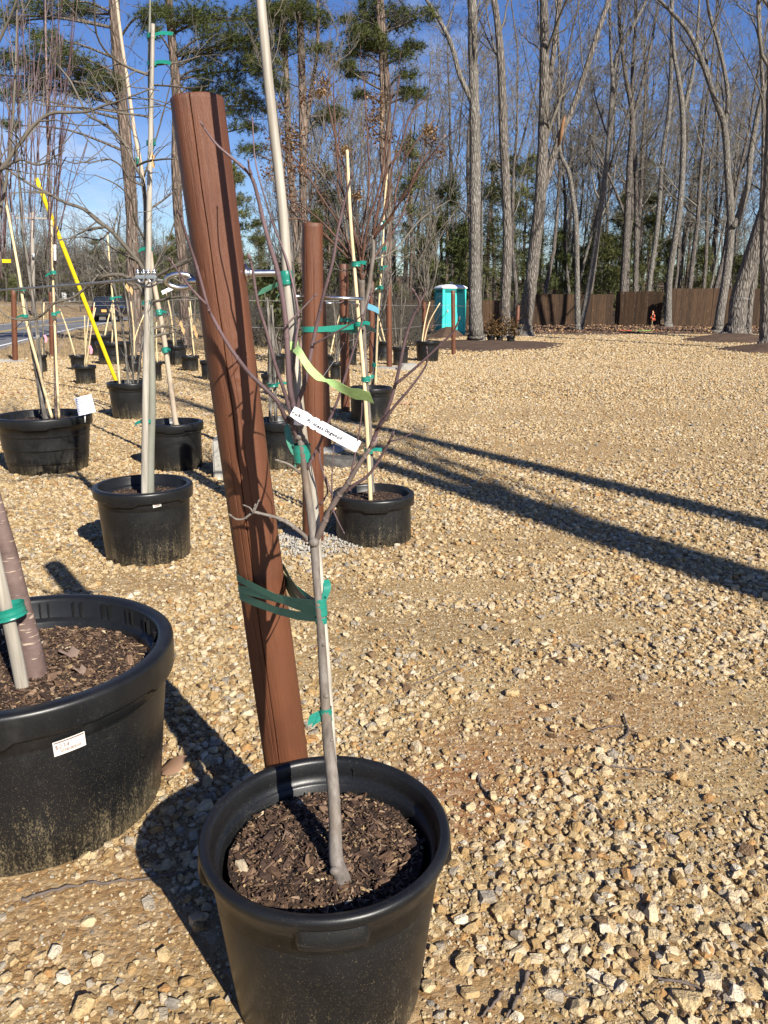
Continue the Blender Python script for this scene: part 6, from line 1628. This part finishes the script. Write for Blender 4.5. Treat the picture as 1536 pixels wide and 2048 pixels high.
for z, h in ((1.55, .42), (.62, .72)):
    mb = MB(); box(mb, (-.02, -.588, z), (.62, .018, h), bev=.007); obj('door_panel', mb, M_['teal_plastic'], door, local=True)
mb = MB(); box(mb, (-.33, -.60, 1.08), (.06, .04, .14), bev=.01); obj('handle', mb, M_['chrome_gray'], door, local=True)
for k in range(4):
    mb = MB(); box(mb, (-.02, -.572, 1.93 + k * .027), (.84, .03, .012), M=Matrix.Rotation(.5, 3, 'X')); obj('vent_louver', mb, M_['teal_dark'], toi, local=True)
    mb = MB(); box(mb, (-.572, 0, 1.93 + k * .027), (.03, .84, .012), M=Matrix.Rotation(-.5, 3, 'Y')); obj('vent_louver', mb, M_['teal_dark'], toi, local=True)
mb = MB()
for j, (k, z) in enumerate(((1.22, 2.085), (1.24, 2.10), (1.22, 2.13), (1.10, 2.19), (.85, 2.245), (.5, 2.27))):
    for (sx, sy) in ((-1, -1), (-.9, -1.02), (.9, -1.02), (1, -1), (1.02, -.9), (1.02, .9), (1, 1), (.9, 1.02), (-.9, 1.02), (-1, 1), (-1.02, .9), (-1.02, -.9)): mb.v.append((sx * k / 2, sy * k / 2 * (1 if j < 3 else .96), z))
for j in range(5): mb.f += [(j * 12 + i, j * 12 + (i + 1) % 12, j * 12 + 12 + (i + 1) % 12, j * 12 + 12 + i) for i in range(12)]
mb.f.append(tuple(60 + i for i in range(12))); mb.f.append(tuple(range(11, -1, -1)))
roof = obj('roof', mb, M_['white_plastic'], toi, local=True)
mb = MB(); tube(mb, [Vector((.1, .2, 2.22)), Vector((.1, .2, 2.40))], .05, 10); obj('vent_pipe', mb, M_['chrome_gray'], roof, local=True)

# ------------------------------------------------------------------ dark car on the road, seen from behind
cD = 57.0; cp0 = P(228, 636, cD); cp0.z = gz(cp0.x, cD) + .014
car = thing('parked_car' if False else 'car', 'dark sport utility car driving away along the road, orange plate at the back', 'car', tuple(cp0), Quaternion((0, 0, 1), R(3)))
secs = [(-2.25, .80, .45, .95), (-2.2, .90, .38, 1.02), (-1.9, .94, .34, 1.08), (-.6, .95, .34, 1.05), (.9, .94, .34, 1.02), (1.9, .90, .36, .92), (2.3, .80, .42, .78)]
mb = MB()
for (y, w, z0, z1) in secs:
    for (a, b) in ((-w * .92, z0), (-w, z0 + .15), (-w, z1 - .12), (-w * .94, z1), (w * .94, z1), (w, z1 - .12), (w, z0 + .15), (w * .92, z0)): mb.v.append((a, y, b))
for j in range(len(secs) - 1): mb.f += [(j * 8 + i, j * 8 + (i + 1) % 8, j * 8 + 8 + (i + 1) % 8, j * 8 + 8 + i) for i in range(8)]
mb.f.append(tuple(range(7, -1, -1))); mb.f.append(tuple(48 + i for i in range(8)))
cab2 = [(-2.15, .86, 1.0, .86, 1.0), (-1.95, .84, 1.0, .66, 1.66), (-.2, .84, 1.0, .68, 1.72), (.6, .84, 1.0, .64, 1.62), (1.3, .86, .98, .84, 1.0)]
b = len(mb.v)
for (y, w0, z0, w1, z1) in cab2:
    for (a, c) in ((-w0, z0), (-w1, z1), (w1, z1), (w0, z0)): mb.v.append((a, y, c))
for j in range(4): mb.f += [(b + j * 4 + i, b + j * 4 + (i + 1) % 4, b + j * 4 + 4 + (i + 1) % 4, b + j * 4 + 4 + i) for i in range(4)]
body = obj('body', mb, M_['car_paint'], car, local=True, smooth=False)
mb = MB(); mb.add([(-.70, -2.095, 1.10), (.70, -2.095, 1.10), (.60, -1.985, 1.56), (-.60, -1.985, 1.56)], [(0, 1, 2, 3)]); obj('rear_window', mb, M_['car_glass'], car, local=True)
for s in (-1, 1):
    mb = MB(); mb.add([(s * .83, -1.7, 1.08), (s * .83, .9, 1.06), (s * .695, .5, 1.55), (s * .695, -1.6, 1.58)], [(0, 1, 2, 3)]); obj('side_window', mb, M_['car_glass'], car, local=True)
    mb = MB(); box(mb, (s * .74, -2.235, .86), (.26, .05, .22), bev=.02); obj('tail_light', mb, M_['red_lens'], car, local=True)
    mb = MB(); box(mb, (s * 1.02, .75, 1.08), (.16, .12, .12), bev=.03); obj('mirror', mb, M_['car_paint'], car, local=True)
    for y in (-1.4, 1.45):
        mb = MB(); lathe(mb, [(.20, -.11), (.33, -.10), (.35, -.06), (.35, .06), (.33, .10), (.20, .11)], 22)
        wv_ = [(v[2] + s * .82, y + v[0], .35 + v[1]) for v in mb.v]; m2 = MB(); m2.add(wv_, mb.f); wh = obj('wheel', m2, M_['rubber'], car, local=True)
        m3 = MB(); tube(m3, [Vector((s * .78, y, .35)), Vector((s * .90, y, .35))], .20, 16); obj('rim', m3, M_['chrome_gray'], wh, local=True)
mb = MB(); box(mb, (0, -2.265, .74), (.34, .02, .17)); obj('number_plate', mb, M_['plate_orange'], car, local=True)
mb = MB(); box(mb, (0, -2.24, .50), (1.62, .14, .20), bev=.04); obj('rear_bumper', mb, M_['rubber'], car, local=True)

# ------------------------------------------------------------------ roadside things
g = P(262, 700, 13.2); g.z = 0
gy = thing('guy_guard', 'long yellow plastic guard on a guy wire slanting up to the left', 'guy wire guard', tuple(g))
a = P(244, 792, 13.2); a.z = 0; b = P(72, 356, 12.2); d = (b - a)
mb = MB(); pp = [a.lerp(b, t) for t in [k / 10 for k in range(11)]]; tube(mb, pp, [m_of(8, a) / 2 * .95] * 11, 10); obj('guard_tube', mb, M_['yellow_plastic'], gy)
mb = MB(); tube(mb, [a.lerp(b, .98), a + d * 2.6], .008, 5); obj('guy_wire', mb, M_['wire'], gy)
u = P(67, 636, 62); u.z = gz(u.x, 62)
pole = thing('utility_pole', 'weathered wooden utility pole across the road', 'utility pole', tuple(u))
top = P(64, 424, 62); mb = MB(); tube(mb, [u, u.lerp(top, .5), top], [.17, .145, .12], 12); obj('pole_shaft', mb, M_['pole_wood'], pole)
mb = MB(); box(mb, top + Vector((0, -.16, -.45)), (2.2, .1, .12), rz=.2); arm = obj('crossarm', mb, M_['pole_wood'], pole)
for k in (-.95, -.4, .4, .95):
    mb = MB(); c = top + Vector((k, -.16 + k * .2, -.36)); tube(mb, [c, c + Vector((0, 0, .07)), c + Vector((0, 0, .18))], [.03, .055, .03], 8); obj('insulator', mb, M_['concrete'], arm)
mb = MB(); tube(mb, [P(67, 515, 61.7), P(67, 507, 61.7)], .09, 8); obj('cable_box', mb, M_['chrome_gray'], pole)
for lab, x0, x1, y0, y1, y2 in (('overhead wire from the utility pole, upper one to the left', -.4, 0, 430, 420, 412), ('overhead wire from the utility pole, lower telephone cable', 0, 0, 511, 506, 500), ('overhead wire from the utility pole running off to the right', .9, 0, 430, 470, 500)):
    mb = MB(); c = P(67, y0, 61.8)
    if 'right' in lab: pts = [c + Vector((.9, 0, 0)), P(180, 470, 75), P(330, 500, 110)]
    elif 'lower' in lab: pts = [P(-60, 500, 50), c, P(180, 530, 80), P(300, 545, 110)]
    else: pts = [c + Vector((-.9, 0, 0)), P(20, 428, 56), P(-120, 400, 40)]
    tube(mb, smooth_path(pts, 6), .014, 4); tag(obj('overhead_wire', mb, M_['rubber'], None, origin=tuple(pts[0])), lab, 'wire')
# small pale house glimpsed through the trees beyond the road
hp_ = P(128, 590, 108); hp_.z = gz(hp_.x, 108) + 1.2
hs = thing('house', 'small pale house glimpsed through trees beyond the road', 'house', tuple(hp_)); mb = MB(); box(mb, (0, 0, .7), (4, 3, 1.6)); obj('wall', mb, M_['house_white'], hs, local=True)
mb = MB(); mb.add([(-2.3, -1.9, 1.45), (2.3, -1.9, 1.45), (2.3, 0, 2.5), (-2.3, 0, 2.5), (-2.3, 1.9, 1.45), (2.3, 1.9, 1.45)], [(0, 1, 2, 3), (3, 2, 5, 4), (0, 3, 4), (1, 5, 2)]); obj('roof', mb, M_['roof_gray'], hs, local=True, smooth=False)
for x in (-1.3, 0, 1.3): mb = MB(); box(mb, (x, -1.52, .8), (.6, .05, .8)); obj('window', mb, M_['car_glass'], hs, local=True)
# marker stake with orange ribbon before the fence, painted marks on the ground
mk = P(1303, 660, 41.5); mk.z = gz(mk.x, 41.5); ms = thing('marker_stake', 'thin stake with a bright orange red ribbon bunch in front of the fence', 'marker stake', tuple(mk))
mb = MB(); tube(mb, [mk, mk + Vector((0, 0, 1.0))], .014, 6); obj('stake', mb, M_['straw_bamboo'], ms)
mb = MB()
for k in range(9): c = mk + Vector((TT.gauss(0, .04), TT.gauss(0, .04), .78 + TT.gauss(0, .10))); ribbon(mb, [c, c + Vector((TT.gauss(0, .05), TT.gauss(0, .05), -.12))], Vector((1, .3, .1)), .04, .004)
obj('ribbon', mb, M_['orange_paint'], ms)
st2 = [P(1312, 655, 44), P(1308, 600, 44), P(1306, 500, 44), P(1304, 440, 44)]
for lab, px, py, L_, m in (('lime green spray line on the mulch before the fence', 1290, 661, 1.3, 'lime_paint'), ('orange spray line on the mulch before the fence', 1255, 663, .8, 'orange_paint'), ('short orange red spray mark right of the lime one', 1312, 661, .5, 'orange_paint')):
    c = P(px, py, 40.2); mb = MB()
    ribbon(mb, [Vector((c.x + (k / 8 - .5) * L_, 40.2 + .12 * math.sin(k * 1.3), gz(0, 40.2) + .075)) for k in range(9)], Vector((0, 1, 0)), .16, .03); tag(obj('paint_mark', mb, M_[m], None, origin=tuple(c)), lab, 'paint mark')
for lab, px, py, w in (('faint red spray line on the gravel by the left edge beyond the ringed pot', 40, 789, 90), ('faint red spray line on the gravel left of the leaning post', 350, 802, 70), ('faint red spray line on the gravel right of the slender stem', 800, 812, 60)):
    c = G(px, py); mb = MB(); L_ = m_of(w, c)
    for k in range(30):
        t = (k / 29 - .5) * L_ + TT.gauss(0, .02); b = Vector((c.x + t, c.y + TT.gauss(0, .03), .045 + TT.uniform(-.01, .006))); a = TT.uniform(0, 3.14); s = TT.uniform(.012, .03)
        mb.add([(b.x + s * math.cos(a + q * 1.571), b.y + s * math.sin(a + q * 1.571), b.z + TT.uniform(-.006, .006)) for q in range(4)], [(0, 1, 2, 3)])
    tag(obj('paint_mark', mb, M_['faded_red'], None, origin=tuple(c)), lab, 'paint mark', kind='stuff')

# ------------------------------------------------------------------ things lying on the gravel
def lie(name, label, cat, pts, w, m='wood_bark', group=None, lift=.006):
    q = [G(x, y, lift + .010) for x, y in pts]; c = q[0].copy()
    path = smooth_path(q, 8)
    for p in path[1:-1]: p += Vector((rng.gauss(0, .0016), rng.gauss(0, .0016), rng.uniform(-.004, .003)))
    rr = m_of(w, q[0]) / 2 * .66; mb = MB(); tube(mb, path, [rr * (1 + rng.uniform(-.22, .3)) * (1 - .45 * i / len(path)) for i in range(len(path))], 7)
    return tag(obj(name, mb, M_[m], None, origin=tuple(c)), label, cat, group)
GR = 'fallen twigs on the gravel'
simple('wet_twig', (0.11, 0.085, 0.07), 0.8, 0.35, 25, 0.3, 0.002)
M_ = MATS
for lab, pts, w in (('dark twig rising from the bottom edge right of the front pot', [(1055, 1955), (1040, 1995), (1012, 2046)], 13), ('short dark twig by the bottom edge, nearest the front pot', [(1003, 1996), (985, 2020), (962, 2046)], 11),
                    ('bent twig by the big pale stones at the bottom', [(1115, 1990), (1169, 2013), (1210, 2012), (1246, 2017)], 9), ('thick curved twig lying alone in the right hand gravel', [(1175, 1607), (1206, 1648), (1228, 1665), (1250, 1673)], 9),
                    ('forked short twig on the sandy patch to the right', [(1239, 1489), (1256, 1472), (1246, 1439)], 9), ('long twig at the lower right with a bend', [(1314, 1967), (1389, 1984), (1438, 2009)], 10),
                    ('pale twig end at the bottom right', [(1438, 1996), (1415, 2025), (1397, 2046)], 9), ('thin twig beside the rusty dirt patch', [(954, 1553), (962, 1578), (981, 1607)], 8),
                    ('long thin straight twig on the right', [(1208, 1541), (1273, 1547), (1347, 1553)], 5), ('thin twig among the lower stones', [(1165, 1959), (1200, 1976), (1231, 1988)], 6),
                    ('grey stick lying along the front of the wide squat pot', [(45, 1809), (150, 1781), (260, 1770), (380, 1752)], 11), ('thin twig in the gravel behind the front sapling', [(800, 1385), (880, 1355), (960, 1320)], 5),
                    ('twig on the gravel left of the third pot', [(40, 1070), (90, 1062), (150, 1050)], 5), ('thin twig right of the top heavy tree', [(560, 1432), (600, 1425), (640, 1440)], 4),
                    ('small dark twig over the far sandy track', [(1180, 1470), (1240, 1460), (1300, 1490)], 5)):
    lie('fallen_twig', lab, 'twig', pts, w, 'wet_twig', GR)
def leaf(label, px, py, s, m, rz):
    c = G(px, py, .035); mb = MB()
    v = [(s * math.cos(a) * (1 + .3 * math.cos(3 * a)), .62 * s * math.sin(a), s * .25 * math.sin(2 * a + .5)) for a in [k * .524 for k in range(12)]]
    mb.add(v + [(0, 0, s * .15)], [(i, (i + 1) % 12, 12) for i in range(12)]); o = obj('fallen_leaf', mb, M_[m], None); o.location = c; o.rotation_euler = (.3, -.3, rz)
    tag(o, label, 'leaf')
leaf('curled brown leaf between the wide squat pot and the leaning post', 345, 1552, .045, 'dead_leaf', .6)
BS = 'larger stones lying among the gravel'
BST = random.Random(8)
for (px, py, s, lab) in ((930, 1934, 50, 'biggest mottled stone beside the front pot'), (1376, 2012, 60, 'big cream stone near the bottom right corner'), (1107, 2000, 42, 'long ochre stone at the bottom between the twigs'), (1212, 1905, 34, 'round brown edged stone low on the right'),
                         (1335, 1925, 36, 'plum tinted stone left of the long bent twig'), (1165, 1765, 32, 'pointed pale stone in the middle of the right hand gravel'), (1345, 1650, 22, 'square cream stone far out on the right'), (1105, 1800, 26, 'cream stone standing up, left of the pointed one'),
                         (1225, 1975, 40, 'rounded pale stone over the bent twig'), (1185, 1960, 34, 'angular cream stone at the bottom middle'), (1000, 1715, 28, 'blocky yellowish stone right of the front pot rim'), (1050, 1670, 24, 'round tan stone beside the grey pebble'),
                         (1320, 1700, 26, 'grey stone among tan ones at the far right'), (178, 1850, 34, 'tan stone on the dirt left of the front pot shadow'), (195, 1925, 38, 'ochre stone low on the left'), (300, 1815, 36, 'pale stone at the edge of the front pot shadow'), (420, 1975, 30, 'pale stone near the foot of the front pot'),
                         (1075, 1965, 30, 'rusty ochre stone left of the twigs'), (1500, 1730, 34, 'cream stone by the right edge'), (1500, 1990, 40, 'grey blotched stone at the right edge near the bottom')):
    me = hull_mesh('stone', 26, (.5, .40, .34), BST.randrange(9999), .7, M_['stone']); c = G(px, py); k = m_of(s, c) * 1.05; c.z = k * .16
    o = bpy.data.objects.new('stone', me); COL.objects.link(o); o.location = c; o.scale = (k, k, k); o.rotation_euler = (BST.gauss(0, .2), BST.gauss(0, .2), BST.uniform(0, 6)); tag(o, lab, 'stone', BS)
build_gravel()
